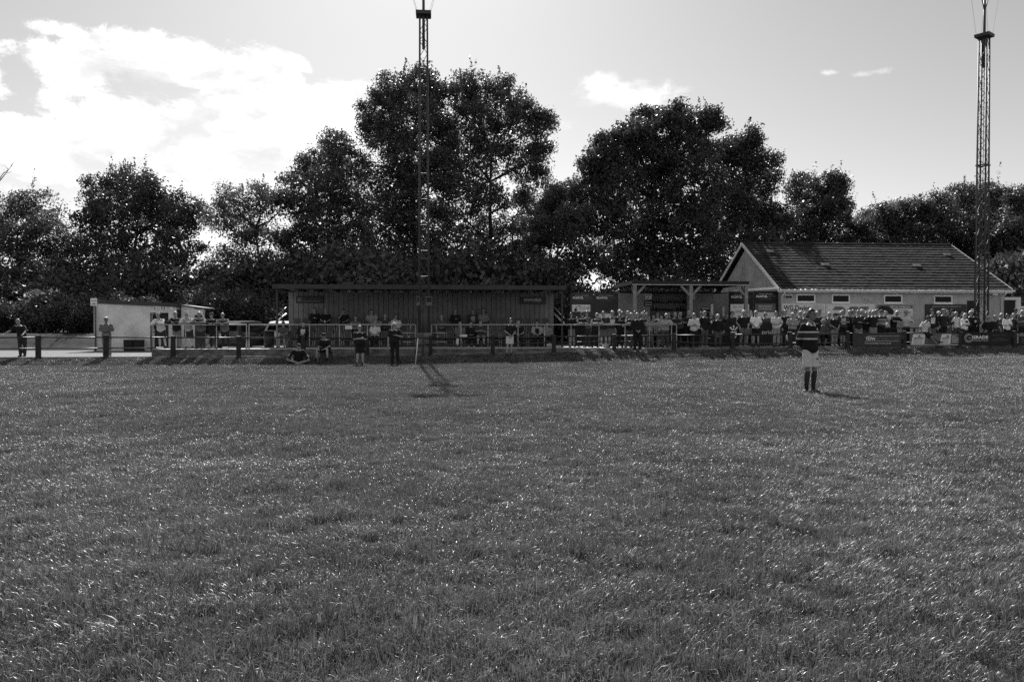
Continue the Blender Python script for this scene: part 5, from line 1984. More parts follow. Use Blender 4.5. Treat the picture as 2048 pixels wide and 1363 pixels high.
def pose(name):
    p = dict(P=V3((0, .0, .92)), N=V3((0, .01, 1.455)), H=V3((0, -.015, 1.635)), sh=.185,
             hipw=.092, kn=[V3((.105, -.02, .50)), V3((-.105, -.02, .50))], an=[V3((.12, .02, .085)), V3((-.12, .02, .085))],
             toe=[V3((.05, -1, 0)), V3((-.05, -1, 0))], el=None, wr=None, hd=None)
    d = V3((0, 0, -1))

    def arms(le, lw, re_, rw, lh=None, rh=None):
        p['el'] = [V3(le), V3(re_)]
        p['wr'] = [V3(lw), V3(rw)]
        p['hd'] = [V3(lh) if lh else None, V3(rh) if rh else None]
    if name == 'down':
        arms((.255, .03, 1.13), (.265, -.04, .88), (-.255, .03, 1.13), (-.265, -.04, .88), (0, -.1, -1), (0, -.1, -1))
    elif name == 'cross':
        arms((.265, -.05, 1.14), (.02, -.205, 1.15), (-.265, -.05, 1.14), (.0, -.235, 1.20), (-1, .0, .1), (1, .05, -.05))
    elif name == 'clasp':
        arms((.27, -.02, 1.14), (.075, -.20, .97), (-.27, -.02, 1.14), (-.075, -.20, .97), (-.6, -.2, -.6), (.6, -.2, -.6))
    elif name == 'pocket':
        arms((.31, .05, 1.15), (.215, -.06, .96), (-.31, .05, 1.15), (-.215, -.06, .96), (-.1, -.1, -1), (.1, -.1, -1))
    elif name == 'hold':
        arms((.25, -.03, 1.14), (.09, -.26, 1.13), (-.25, -.03, 1.14), (-.09, -.26, 1.15), (-.7, -.5, .2), (.7, -.5, .2))
    elif name == 'cup':
        arms((.25, -.02, 1.14), (.15, -.25, 1.16), (-.29, .05, 1.14), (-.22, -.05, .94), (-.3, -.8, .4), (.1, -.1, -1))
    elif name == 'hip':
        arms((.40, .06, 1.17), (.22, -.03, 1.01), (-.26, -.03, 1.13), (-.10, -.25, 1.10), (-.6, -.3, -.5), (.8, -.4, .1))
    elif name == 'chest':
        arms((.33, -.10, 1.16), (.11, -.21, 1.22), (-.26, .02, 1.13), (-.27, -.05, .88), (-.9, -.1, .25), (0, -.1, -1))
    elif name == 'behind':
        arms((.215, .14, 1.14), (.08, .20, .97), (-.215, .14, 1.14), (-.08, .20, .97), (-.8, .1, -.5), (.8, .1, -.5))
        p['kn'] = [V3((.095, -.03, .50)), V3((-.08, -.01, .50))]
        p['an'] = [V3((.085, .0, .085)), V3((-.065, .05, .085))]
        p['toe'] = [V3((.25, -1, 0)), V3((-.8, -.6, 0))]
        p['N'] = V3((.02, .02, 1.455))
        p['H'] = V3((.025, -.01, 1.635))
    elif name == 'lean':
        p.update(P=V3((0, .10, .91)), N=V3((0, -.13, 1.405)), H=V3((0, -.21, 1.58)))
        p['kn'] = [V3((.11, .16, .49)), V3((-.11, .14, .49))]
        p['an'] = [V3((.13, .22, .085)), V3((-.12, .18, .085))]
        arms((.255, -.36, 1.17), (.05, -.43, 1.185), (-.255, -.36, 1.17), (-.05, -.45, 1.20), (-1, -.1, .05), (1, -.05, .05))
    elif name == 'railgrip':
        p.update(P=V3((0, .16, .90)), N=V3((0, -.06, 1.40)), H=V3((0, -.14, 1.575)))
        p['an'] = [V3((.02, .30, .085)), V3((-.10, .20, .085))]
        p['kn'] = [V3((.09, .20, .49)), V3((-.10, .17, .49))]
        arms((.30, -.12, 1.16), (.34, -.38, 1.02), (-.33, -.12, 1.16), (-.44, -.36, 1.02), (0, -.9, -.3), (-.2, -.9, -.3))
    elif name in ('sit', 'sitfold', 'legcross', 'sitface', 'stool'):
        p.update(P=V3((0, .06, .54)), N=V3((0, .13, 1.07)), H=V3((0, .10, 1.245)))
        p['kn'] = [V3((.13, -.36, .52)), V3((-.13, -.36, .52))]
        p['an'] = [V3((.14, -.34, .085)), V3((-.14, -.34, .085))]
        arms((.25, .02, .76), (.09, -.24, .66), (-.25, .02, .76), (-.09, -.24, .66), (-.7, -.6, -.1), (.7, -.6, -.1))
        if name == 'sitfold':
            arms((.26, .04, .78), (.02, -.13, .80), (-.26, .04, .78), (.0, -.16, .84), (-1, 0, .1), (1, .05, -.05))
        if name == 'sitface':
            arms((.25, .02, .76), (.09, -.22, .66), (-.25, -.10, .84), (-.06, -.06, 1.10), (-.7, -.6, -.1), (.2, .2, 1))
        if name == 'legcross':
            p['kn'][0] = V3((.30, -.33, .62)); p['an'][0] = V3((-.05, -.44, .60)); p['toe'][0] = V3((-.9, -.3, .0))
        if name == 'stool':
            p.update(P=V3((0, .06, .46)), N=V3((0, -.10, .93)), H=V3((0, -.19, 1.09)))
            p['kn'] = [V3((.24, -.34, .47)), V3((-.24, -.34, .47))]
            p['an'] = [V3((.26, -.36, .085)), V3((-.26, -.36, .085))]
            arms((.27, -.15, .62), (.14, -.38, .50), (-.27, -.15, .62), (-.14, -.38, .50), (-.5, -.7, -.2), (.5, -.7, -.2))
    elif name == 'crosslegged':
        p.update(P=V3((0, .12, .14)), N=V3((0, -.02, .66)), H=V3((0, -.11, .82)))
        p['kn'] = [V3((.40, -.20, .17)), V3((-.40, -.20, .17))]
        p['an'] = [V3((.02, -.40, .07)), V3((.0, -.30, .07))]
        p['toe'] = [V3((-1, -.1, 0)), V3((1, -.1, 0))]
        arms((.33, -.02, .42), (.44, -.26, .27), (-.33, -.02, .42), (-.44, -.26, .27), (0, -.7, -.5), (0, -.7, -.5))
    elif name == 'perch':
        p.update(P=V3((0, .06, .74)), N=V3((0, .03, 1.26)), H=V3((0, -.01, 1.435)))
        p['kn'] = [V3((.13, -.28, .55)), V3((-.10, -.30, .52))]
        p['an'] = [V3((.14, -.40, .11)), V3((-.10, -.34, .085))]
        arms((.27, .04, .95), (.20, -.18, .80), (-.27, .04, .95), (-.18, -.18, .80), (-.4, -.6, -.4), (.4, -.6, -.4))
    elif name == 'perchleg':
        p.update(P=V3((0, .06, .80)), N=V3((.02, -.06, 1.30)), H=V3((.10, -.13, 1.46)))
        p['kn'] = [V3((.20, -.25, .56)), V3((.05, -.28, .53))]
        p['an'] = [V3((.52, -.32, .32)), V3((.30, -.42, .085))]
        p['toe'] = [V3((.6, -.6, 0)), V3((.7, -.6, 0))]
        arms((.26, -.02, 1.0), (.22, -.14, .80), (-.26, .05, 1.0), (-.22, .0, .80), (-.1, -.3, -.8), (.1, -.2, -.9))
    elif name == 'counter':
        p.update(P=V3((0, .10, .92)), N=V3((0, -.06, 1.42)), H=V3((0, -.14, 1.59)))
        arms((.30, -.18, 1.17), (.10, -.36, 1.15), (-.30, -.18, 1.17), (-.20, -.38, 1.15), (-.9, -.3, 0), (.8, -.5, 0))
    else:
        raise KeyError(name)
    return p


def lerp(a, b, t):
    return a + (b - a) * t


TORSO = [(-.16, .085, .085), (-.05, .155, .115), (.06, .168, .122), (.25, .152, .112), (.42, .155, .116), (.62, .172, .122), (.80, .180, .108), (.90, .135, .085), (1.0, .068, .066)]


def torso_pts(p, infl=0.0, t0=-.2, t1=1.01, loose=0.0, belly=0.0):
    P, N = p['P'], p['N']
    pts, rad = [], []
    for (t, rx, ry) in TORSO:
        if t < t0 or t > t1:
            continue
        bulge = V3((0, .02 * math.sin(max(0, t) * math.pi), 0))
        b_ = belly * math.exp(-((t - .3) / .25) ** 2)
        pts.append(lerp(P, N, t) + bulge + V3((0, -b_ * .6, 0)))
        lo = loose * max(0, 1 - t * 1.2)
        rad.append((rx + infl + lo + b_ * .5, ry + infl + lo + b_))
    return pts, rad


def shoulder(p, s):
    return lerp(p['P'], p['N'], .875) + V3((s * p['sh'], .005, -.012))


def hip(p, s):
    return p['P'] + V3((s * p['hipw'], 0, -.02))


def limb(b, pts, rad, n=10):
    b.tube(pts, rad, n)
    for q, r in ((pts[0], rad[0]), (pts[-1], rad[-1])):
        b.ell(q, r, r, r, 8, 6)


def body_raw(p):
    b = MB()
    pts, rad = torso_pts(p)
    b.tube(pts, rad, 16, lateral=(1, 0, 0))
    nk = lerp(p['P'], p['N'], .96)
    hb_ = p['H'] + V3((0, .015, -.06))
    b.tube([nk, lerp(nk, hb_, .5), hb_], [.062, .055, .055], 10)
    for i, s in enumerate((1, -1)):
        a, k, f = hip(p, s), p['kn'][i], p['an'][i]
        limb(b, [a, lerp(a, k, .5), k, lerp(k, f, .35), f], [.088, .078, .056, .058, .038])
        sh, e, w = shoulder(p, s), p['el'][i], p['wr'][i]
        limb(b, [sh, lerp(sh, e, .5), e, lerp(e, w, .4), w], [.060, .052, .042, .042, .028])
        h = (p['hd'][i] or (w - e)).normalized()
        b.tube([w, w + h * .045, w + h * .085], [.030, .036, .033], 8)
        t = p['toe'][i].normalized()
        fl = f + V3((0, 0, -.05))
        b.tube([fl - t * .05, fl + t * .06, fl + t * .15], [.035, .037, .025], 8)
    return b


def head_detail(b, p, yaw, tilt=0.0):
    R = Matrix.Rotation(yaw, 3, 'Z') @ Matrix.Rotation(tilt, 3, 'X')
    H = p['H']
    rings = [(-.118, .026, .028, -.040), (-.105, .044, .045, -.034), (-.07, .060, .072, -.016), (-.03, .069, .086, -.004), (.01, .073, .093, .0), (.05, .074, .095, .004), (.085, .064, .083, .006), (.108, .042, .056, .007), (.118, .012, .016, .007)]
    n = 14
    vs, fs = [], []
    for (z, rx, ry, y0) in rings:
        for j in range(n):
            a = 2 * math.pi * j / n
            vs.append(H + R @ V3((rx * math.cos(a), y0 + ry * math.sin(a), z)))
    for i in range(len(rings) - 1):
        for j in range(n):
            j2 = (j + 1) % n
            fs.append((i * n + j, i * n + j2, (i + 1) * n + j2, (i + 1) * n + j))
    fs.append(tuple(reversed(range(n))))
    fs.append(tuple(range((len(rings) - 1) * n, len(rings) * n)))
    b.add(vs, fs, 0)
    # nose, ears, eyes, brows, mouth
    b.tube([H + R @ V3((0, -.088, .022)), H + R @ V3((0, -.104, -.008)), H + R @ V3((0, -.108, -.026)), H + R @ V3((0, -.088, -.036))], [.008, .013, .016, .008], 6)
    for s in (-1, 1):
        b.ell(H + R @ V3((s * .075, .010, -.005)), .010, .020, .032, 8, 6, 0, R)
        b.ell(H + R @ V3((s * .030, -.087, .012)), .014, .008, .008, 8, 5, 1, R)
        b.ell(H + R @ V3((s * .030, -.089, .032)), .020, .007, .005, 8, 5, 1, R)
    b.ell(H + R @ V3((0, -.086, -.062)), .024, .009, .006, 8, 5, 1, R)


def fingers(b, p):
    for i, s in enumerate((1, -1)):
        w, e = p['wr'][i], p['el'][i]
        h = (p['hd'][i] or (w - e)).normalized()
        side = h.cross(V3((0, 0, 1)))
        if side.length < .2:
            side = h.cross(V3((0, 1, 0)))
        side.normalize()
        nrm = side.cross(h).normalized()
        for k, (o, ln) in enumerate(((-.027, .058), (-.009, .072), (.009, .076), (.027, .066))):
            a = w + h * .080 + side * o
            c1 = a + h * ln * .5 - nrm * .006
            c2 = a + h * ln * .9 - nrm * .028
            b.tube([a, c1, c2], [.0095, .0088, .0065], 5)
        a = w + h * .025 + side * .03
        b.tube([a, a + h * .03 + side * .022, a + h * .06 + side * .026 - nrm * .012], [.012, .0105, .008], 5)


def top_raw(p, kind, loose=.012, belly=0.0):
    b = MB()
    long_hem = kind in ('jacket', 'long', 'fleece')
    pts, rad = torso_pts(p, .020 if kind != 'jacket' else .030, -.06 if not long_hem else -.17, .93, loose if not long_hem else loose * 1.3, belly)
    b.tube(pts, rad, 16, lateral=(1, 0, 0))
    nk = lerp(p['P'], p['N'], .97)
    b.tube([lerp(p['P'], p['N'], .86), nk], [(.115, .085), (.074, .072)], 14, lateral=(1, 0, 0))
    for i, s in enumerate((1, -1)):
        sh, e, w = shoulder(p, s), p['el'][i], p['wr'][i]
        x = .014 if kind != 'jacket' else .024
        b.ell(sh, .066 + x, .066 + x, .066 + x, 10, 8)
        if kind in ('short', 'polo'):
            limb_pts = [sh, lerp(sh, e, .5), lerp(sh, e, .86)]
            b.tube(limb_pts, [.062 + x, .060 + x, .064 + x], 10)
        elif kind == 'vest':
            pass
        else:
            b.tube([sh, lerp(sh, e, .5), e, lerp(e, w, .5), lerp(e, w, .96)], [.062 + x, .056 + x, .047 + x, .045 + x, .038 + x], 10)
            b.ell(e, .049 + x, .049 + x, .049 + x, 8, 6)
    return b


def legs_raw(p, kind):
    b = MB()
    pts, rad = torso_pts(p, .014, -.2, .16)
    b.tube(pts, rad, 16, lateral=(1, 0, 0))
    for i, s in enumerate((1, -1)):
        a, k, f = hip(p, s), p['kn'][i], p['an'][i]
        b.ell(a, .10, .10, .10, 10, 8)
        if kind == 'shorts':
            b.tube([a, lerp(a, k, .5), lerp(a, k, .90)], [.104, .100, .104], 12)
        elif kind == 'skirt':
            pass
        else:
            ft = f + V3((0, 0, .0))
            b.tube([a, lerp(a, k, .5), k, lerp(k, f, .5), ft], [.102, .092, .072, .066, .060], 12)
            b.ell(k, .073, .073, .073, 8, 6)
    if kind == 'skirt':
        m_ = (p['kn'][0] + p['kn'][1]) / 2
        b.tube([p['P'] + V3((0, 0, .05)), p['P'] + V3((0, 0, -.1)), m_ + V3((0, 0, -.02))], [(.17, .13), (.195, .16), (.25, .19)], 16, lateral=(1, 0, 0))
    return b


def shoe_mesh(p, i):
    b = MB()
    f = p['an'][i]
    t = p['toe'][i].copy(); t.z = 0
    t.normalize()
    fl = f + V3((0, 0, -.045))
    sd = V3((-t.y, t.x, 0))
    b.tube([fl - t * .075, fl - t * .04, fl + t * .05, fl + t * .13, fl + t * .185], [(.026, .028), (.040, .040), (.044, .038), (.046, .028), (.022, .016)], 10, lateral=sd)
    b.tube([f + V3((0, 0, -.03)), f + V3((0, 0, .035))], [.046, .048], 10)
    return b


def hair_mesh(kind):
    b = MB()
    def cut(front, side, back):
        def f(m):
            if m.y < -.035:
                return m.z > front
            if m.y < .03:
                return m.z > side
            return m.z > back
        return f
    if kind == 'short':
        b.ell((0, .007, .014), .083, .106, .118, 18, 14, keep=cut(.058, .012, -.065))
    elif kind == 'bald':
        b.ell((0, .012, .0), .081, .103, .10, 18, 14, keep=lambda m: m.y > -.02 and -.06 < m.z < .035)
    elif kind == 'long':
        b.ell((0, .008, .014), .088, .110, .122, 18, 14, keep=cut(.055, -.06, -.10))
        b.tube([(0, .055, .03), (0, .075, -.09), (0, .085, -.20), (0, .08, -.27)], [(.085, .05), (.092, .05), (.10, .035), (.07, .02)], 12, lateral=(1, 0, 0))
    elif kind == 'curly':
        r0 = random.Random(3)
        b.ell((0, .012, .014), .10, .118, .125, 18, 14, keep=cut(.055, -.08, -.12))
        for _ in range(60):
            a, t = r0.uniform(0, 6.28), r0.uniform(0, 2.0)
            q = V3((math.sin(t) * math.cos(a) * .10, .012 + math.sin(t) * math.sin(a) * .115, .014 + math.cos(t) * .125))
            if q.y < -.05 and q.z < .06:
                continue
            b.ell(q, .028, .028, .028, 6, 5)
    elif kind == 'bun':
        b.ell((0, .007, .014), .083, .106, .118, 18, 14, keep=cut(.058, -.01, -.07))
        b.ell((0, .10, .06), .04, .045, .04, 8, 6)
    return b.mesh('hair', True)


def hat_meshes(kind):
    """list of (part name, mesh)"""
    out = []
    b = MB()
    if kind == 'cap':
        b.ell((0, .006, .045), .089, .112, .092, 18, 12, keep=lambda m: m.z > -.012)
        out.append(('crown', b.mesh('crown', True)))
        b = MB()
        vs, fs = [], []
        n = 10
        for i in range(n + 1):
            a = math.pi * (1.16 + .68 * i / n)
            for r, z in ((.098, .038), (.185, .022)):
                vs.append((math.cos(a) * r * .88, math.sin(a) * r + .006, z))
        for i in range(n):
            fs += [(2 * i, 2 * i + 1, 2 * i + 3, 2 * i + 2), (2 * i + 2, 2 * i + 3, 2 * i + 1, 2 * i)]
        b.add(vs, fs)
        out.append(('peak', b.mesh('peak', True)))
    elif kind == 'flat':
        b.ell((0, -.018, .075), .100, .135, .045, 18, 10)
        out.append(('crown', b.mesh('crown', True)))
        b = MB()
        b.ell((0, -.12, .048), .075, .05, .010, 14, 6)
        out.append(('peak', b.mesh('peak', True)))
    elif kind in ('sun', 'fedora', 'bucket'):
        hgt = {'sun': .10, 'fedora': .11, 'bucket': .10}[kind]
        b.tube([(0, .004, .03), (0, .004, .03 + hgt * .8), (0, .004, .03 + hgt), (0, .004, .03 + hgt + .004)], [(.090, .112), (.080, .100), (.062, .082), (.01, .01)], 18, lateral=(1, 0, 0))
        out.append(('crown', b.mesh('crown', True)))
        b = MB()
        R = {'sun': .175, 'fedora': .15, 'bucket': .155}[kind]
        dz = {'sun': -.012, 'fedora': .004, 'bucket': -.045}[kind]
        b.tube([(0, .004, .040), (0, .004, .034), (0, .004, .036 + dz), (0, .004, .042 + dz)], [(.088, .110), (.094, .116), (R * .94, R * 1.05), (R * .93, R * 1.04)], 20, lateral=(1, 0, 0))
        out.append(('brim', b.mesh('brim', True)))
    return out


def glasses_mesh():
    b = MB()
    for s in (-1, 1):
        b.ell((s * .034, -.094, .012), .026, .010, .018, 10, 6)
        b.tube([(s * .058, -.085, .016), (s * .079, -.02, .014), (s * .079, .01, .008)], .004, 5)
    b.tube([(-.012, -.100, .016), (.012, -.100, .016)], .004, 5)
    return b.mesh('glasses', True)


_hair = {k: hair_mesh(k) for k in ('short', 'bald', 'long', 'curly', 'bun')}
_hats = {k: hat_meshes(k) for k in ('cap', 'flat', 'sun', 'fedora', 'bucket')}
_glasses = glasses_mesh()
_proto_raw = {}
_proto = {}


def want(key):
    if key in _proto_raw:
        return
    kind, ps = key[0], pose(key[1])
    if kind == 'body':
        _proto_raw[key] = (body_raw(ps), .021)
    elif kind == 'top':
        _proto_raw[key] = (top_raw(ps, key[2], belly=key[3]), .023)
    elif kind == 'legs':
        _proto_raw[key] = (legs_raw(ps, key[2]), .023)


def bake_protos(fine=()):
    tmp = bpy.data.collections.new('tmp')
    COL.children.link(tmp)
    objs = {}
    for k, (b, vox) in _proto_raw.items():
        o = bpy.data.objects.new('tmp', b.mesh('tmp'))
        tmp.objects.link(o)
        md = o.modifiers.new('r', 'REMESH')
        md.mode = 'VOXEL'
        md.voxel_size = vox if k not in fine else .011
        sm = o.modifiers.new('s', 'SMOOTH')
        sm.iterations = 3
        sm.factor = .5
        if k[0] != 'body':
            # folds in the cloth
            tx = bpy.data.textures.new('folds', 'CLOUDS')
            tx.noise_scale = .11
            dm = o.modifiers.new('d', 'DISPLACE')
            dm.texture = tx
            dm.strength = .020
            dm.mid_level = .45
        objs[k] = o
    dg = bpy.context.evaluated_depsgraph_get()
    for k, o in objs.items():
        me = bpy.data.meshes.new_from_object(o.evaluated_get(dg))
        me.polygons.foreach_set('use_smooth', [True] * len(me.polygons))
        _proto[k] = me
    for o in objs.values():
        me = o.data
        bpy.data.objects.remove(o)
        bpy.data.meshes.remove(me)
    bpy.data.collections.remove(tmp)


_body_final = {}


def body_mesh(ps_name, yaw, tilt):
    key = (ps_name, round(yaw, 2), round(tilt, 2))
    if key in _body_final:
        return _body_final[key]
    p = pose(ps_name)
    src = _proto[('body', ps_name)]
    b = MB()
    b.add([v.co for v in src.vertices], [tuple(f.vertices) for f in src.polygons], 0)
    head_detail(b, p, yaw, tilt)
    fingers(b, p)
    _body_final[key] = b.mesh('body', True)
    return _body_final[key]


_shoes = {}


def make_person(spec, loc, rotz, scale, wide=1.0):
    ps = spec['pose']
    p = pose(ps)
    yaw = math.radians(spec.get('yaw', 0))
    tilt = math.radians(spec.get('tilt', 0))
    r = thing('person', spec['label'], 'person', loc, rotz, spec.get('group'))
    r.scale = (scale * wide, scale * wide, scale)
    skin = spec.get('skinm', M_skin)
    obj_m('body', body_mesh(ps, yaw, tilt), [skin, M_eye], r)
    tk, tg = spec['top']
    tm = spec.get('topm') or grey(tg)
    obj_m({'short': 't_shirt', 'polo': 'polo_shirt', 'vest': 'gilet', 'long': 'jumper', 'jacket': 'jacket', 'fleece': 'fleece'}[tk], _proto[('top', ps, tk, spec.get('belly', 0.0))], tm, r)
    lk, lg = spec['legs']
    obj_m({'shorts': 'shorts', 'trousers': 'trousers', 'skirt': 'skirt'}[lk], _proto[('legs', ps, lk)], grey(lg), r)
    for i in (0, 1):
        if (ps, i) not in _shoes:
            _shoes[(ps, i)] = shoe_mesh(p, i).mesh('shoe', True)
        obj_m('shoe', _shoes[(ps, i)], grey(spec.get('shoe', .03), .6), r)
    R = (0, 0, yaw)
    hk, hc = spec.get('hair', ('short', 'brown'))
    if hk:
        o = obj_m('hair', _hair[hk], M_hair[hc], r, p['H'])
        o.rotation_euler = (tilt, 0, yaw)
    if spec.get('hat'):
        hk2, hg = spec['hat']
        e = None
        for nm, me in _hats[hk2]:
            if e is None:
                e = obj_m('cap' if hk2 in ('cap', 'flat') else 'hat', me, grey(hg), r, p['H'])
                e.rotation_euler = (tilt, 0, yaw)
            else:
                obj_m(nm, me, grey(hg), e)
    if spec.get('shades'):
        o = obj_m('sunglasses', _glasses, M_eye, r, p['H'])
        o.rotation_euler = (tilt, 0, yaw)
    if spec.get('inset') is not None:      # open jacket front / gilet showing the shirt below
        b = MB()
        pts, rad = torso_pts(p, .040, .1, .86, .014)
        N_ = 5
        vs, fs = [], []
        for q, rd in zip(pts, rad):
            for j in range(N_):
                a = -math.pi / 2 + (j - 2) * .26
                vs.append(q + V3((math.cos(a) * rd[0], math.sin(a) * (rd[1] + .004), 0)))
        for i in range(len(pts) - 1):
            for j in range(N_ - 1):
                fs.append((i * N_ + j, i * N_ + j + 1, (i + 1) * N_ + j + 1, (i + 1) * N_ + j))
        b.add(vs, fs)
        b.build('shirt_front', grey(spec['inset']), r, True)
    return r


def hoop_material(name, base, bands):
    """plain cloth with woven hoops: bands = [(z0, z1, grey)] in the wearer's own height"""
    m = bpy.data.materials.new(name)
    m.use_nodes = True
    N = NT(m.node_tree)
    b = m.node_tree.nodes['Principled BSDF']
    b.inputs['Roughness'].default_value = .85
    b.inputs['Specular IOR Level'].default_value = .2
    tc = N.n('ShaderNodeTexCoord')
    sp = N.n('ShaderNodeSeparateXYZ')
    N.link(tc.outputs['Object'], sp.inputs[0])
    z = sp.outputs[2]
    v = base
    for (z0, z1, g) in bands:
        k = N.m('MULTIPLY', N.m('GREATER_THAN', z, z0), N.m('LESS_THAN', z, z1))
        mx = N.n('ShaderNodeMix', data_type='FLOAT')
        N.set(mx.inputs[0], k)
        N.set(mx.inputs[2], v)
        N.set(mx.inputs[3], g)
        v = mx.outputs[0]
    nz = N.noise(tc.outputs['Object'], 12, 4)
    v = N.m('MULTIPLY', v, N.sstep(nz, .3, .7, .85, 1.12))
    c = N.n('ShaderNodeCombineColor')
    for i in range(3):
        N.link(v, c.inputs[i])
    N.link(c.outputs[0], b.inputs['Base Color'])
    return m


M_hoop_near = hoop_material('rugby_shirt_hoops', .012, [(1.145, 1.255, .035), (1.255, 1.286, .50), (1.114, 1.145, .50)])
M_hoop_dark = hoop_material('polo_hoops_dark', .025, [(1.18, 1.27, .30), (1.05, 1.11, .14)])
M_hoop_pale = hoop_material('polo_hoops_pale', .03, [(1.22, 1.32, .30), (1.02, 1.16, .38)])
K, D_, G, M_, L_, W_ = .014, .035, .12, .22, .60, .88
wh, gy, br, dk, fa = ('short', 'white'), ('short', 'grey'), ('short', 'brown'), ('short', 'dark'), ('short', 'fair')
bw_, bg = ('bald', 'white'), ('bald', 'grey')
lf, lb = ('long', 'fair'), ('long', 'dark')

# (picture column, picture row of the top of the head or None, depth behind the fence, where, spec)
PEOPLE = []


def P_(px, top, v, place, label, pose_, tops, legs, hair=br, **kw):
    d = dict(label=label, pose=pose_, top=tops, legs=legs, hair=hair)
    d.update(kw)
    PEOPLE.append((px, top, v, place, d))


g1 = 'spectators leaning on the terrace rail'
# left
P_(40, 637, .30, 'path', 'person in a dark T-shirt gripping the fence rail at the far left', 'railgrip', ('short', K), ('trousers', D_), bw_, yaw=20)
P_(214, 632, .35, 'path', 'person in a flat cap with folded arms before the white block wall', 'cross', ('short', .16), ('trousers', .22), br, hat=('flat', .40), skinm=M_skin_tan)
P_(322, None, 1.05, 'slab', 'person in a pale shirt, sun hat and dark shorts leaning on the terrace rail', 'lean', ('fleece', L_), ('shorts', D_), gy, hat=('fedora', .5), group=g1)
P_(350, None, 1.05, 'slab', 'person in a black fleece and grey trousers, second of the six on the terrace rail', 'lean', ('jacket', K), ('trousers', .16), wh, group=g1, yaw=-10)
P_(376, None, 1.06, 'slab', 'person in a floppy bucket hat and pale top leaning on the terrace rail', 'lean', ('fleece', .38), ('shorts', D_), gy, hat=('bucket', .55), group=g1, yaw=12)
P_(399, None, 1.05, 'slab', 'person with white hair and an open grey jacket, head bowed over the terrace rail', 'lean', ('jacket', G), ('trousers', D_), wh, group=g1, tilt=10, inset=.02)
P_(426, None, 1.08, 'slab', 'person in a dark brimmed hat and dark shirt on the terrace rail', 'lean', ('fleece', K), ('trousers', K), br, hat=('fedora', .12), group=g1)
P_(450, None, 1.05, 'slab', 'person in sunglasses and grey jacket, last of the six on the terrace rail', 'lean', ('jacket', G), ('trousers', K), wh, shades=1, group=g1, inset=.04)
# in front of the fence
g2 = 'people in front of the fence'
P_(596, None, -1.75, 'grass', 'person in dark sportswear sitting cross legged on the grass', 'crosslegged', ('jacket', K), ('shorts', K), br, hat=('cap', .05), group=g2, shoe=.3, shades=1)
P_(652, None, -.95, 'grass', 'person in a dark polo sitting on the cool box before the fence', 'stool', ('polo', K), ('shorts', K), dk, hat=('cap', .03), group=g2, tilt=8)
P_(720, 650, -2.3, 'grass', 'stocky person in dark shorts with folded arms on the grass edge', 'cross', ('polo', K), ('shorts', K), bw_, group=g2, belly=.05, shades=1)
P_(790, 643, -2.05, 'grass', 'person in a pale cap, dark kit and trousers with a hand on the chest', 'chest', ('polo', K), ('trousers', K), br, hat=('cap', .6), group=g2, belly=.03, yaw=-15)
P_(1018, 636, -.62, 'grass', 'person in a dark polo and pale shorts with hands clasped before the stand', 'clasp', ('polo', K), ('shorts', L_), dk, group=g2)
P_(1275, 625, -.55, 'grass', 'person all in black standing outside the fence near the bar', 'clasp', ('jacket', K), ('trousers', K), fa, group=g2, shoe=.6)
# seated in the stand: (row)
g3 = 'spectators seated in the stand'
P_(566, None, 0, 'row', 'seated person in a grey T-shirt and shorts at the left end of the front row', 'sit', ('short', .09), ('shorts', .12), gy, hat=('cap', .12), group=g3, shoe=.4)
P_(606, None, 0, 'row', 'seated person with a dark jacket open over a white shirt, front row left', 'sit', ('jacket', K), ('trousers', K), lb, inset=.55, group=g3)
P_(750, None, 0, 'row', 'stout seated person in a pale shirt in the front row left of the mast', 'sit', ('short', L_), ('trousers', K), bg, group=g3, belly=.05)
P_(920, None, 0, 'row', 'seated person with white trousers and crossed leg in the front row', 'legcross', ('jacket', .14), ('trousers', W_), gy, group=g3)
P_(942, None, 0, 'row', 'seated person in dark clothes and pale shoes beside the white trousers', 'sit', ('jacket', K), ('trousers', K), br, group=g3, shoe=.6)
P_(961, None, 0, 'row', 'seated person in a dark patterned top, third right of the mast in the front row', 'sitfold', ('short', .05), ('shorts', .15), br, group=g3)
P_(1037, None, 0, 'row', 'seated person in a dark top with pale sleeves just behind the standing dark polo', 'sit', ('short', K), ('trousers', K), lf, group=g3)
P_(1074, None, 0, 'row', 'seated person in a pale jacket over a black top, front row right', 'sit', ('jacket', .34), ('trousers', K), lb, inset=.015, group=g3)
P_(1094, None, 0, 'row', 'seated person in a light grey jacket at the right end of the front row', 'sit', ('fleece', .22), ('trousers', K), lb, group=g3)
P_(711, None, 1, 'row', 'seated person with dark hair and bare neck in the middle row left', 'sit', ('vest', .12), ('trousers', K), lb, group=g3)
P_(752, None, 1, 'row', 'seated grey haired person in the middle row behind the pale shirt', 'sit', ('fleece', .18), ('trousers', K), gy, group=g3)
P_(770, None, 1, 'row', 'seated person in a dark vest in the middle row left of the mast', 'sitfold', ('vest', .05), ('trousers', K), gy, group=g3)
P_(792, None, 1, 'row', 'seated person with hands raised to the face in the middle row', 'sitface', ('fleece', L_), ('trousers', K), lb, group=g3)
P_(883, None, 1, 'row', 'seated person in a grey jacket with a dark strap right of the mast', 'sit', ('jacket', .09), ('trousers', D_), bg, group=g3)
P_(629, None, 2, 'row', 'seated dark haired person in black in the back row below the framed board', 'sitfold', ('jacket', K), ('trousers', K), lb, group=g3)
P_(651, None, 2, 'row', 'seated broad person in black holding a pale cup in the back row', 'sit', ('polo', K), ('trousers', K), bg, group=g3, belly=.05)
P_(687, None, 2, 'row', 'seated person with a hand to the face in the back row left', 'sitface', ('short', K), ('trousers', K), dk, group=g3)
P_(743, None, 2, 'row', 'seated dark haired person in a pale shirt in the back row', 'sit', ('short', .36), ('trousers', K), dk, group=g3)
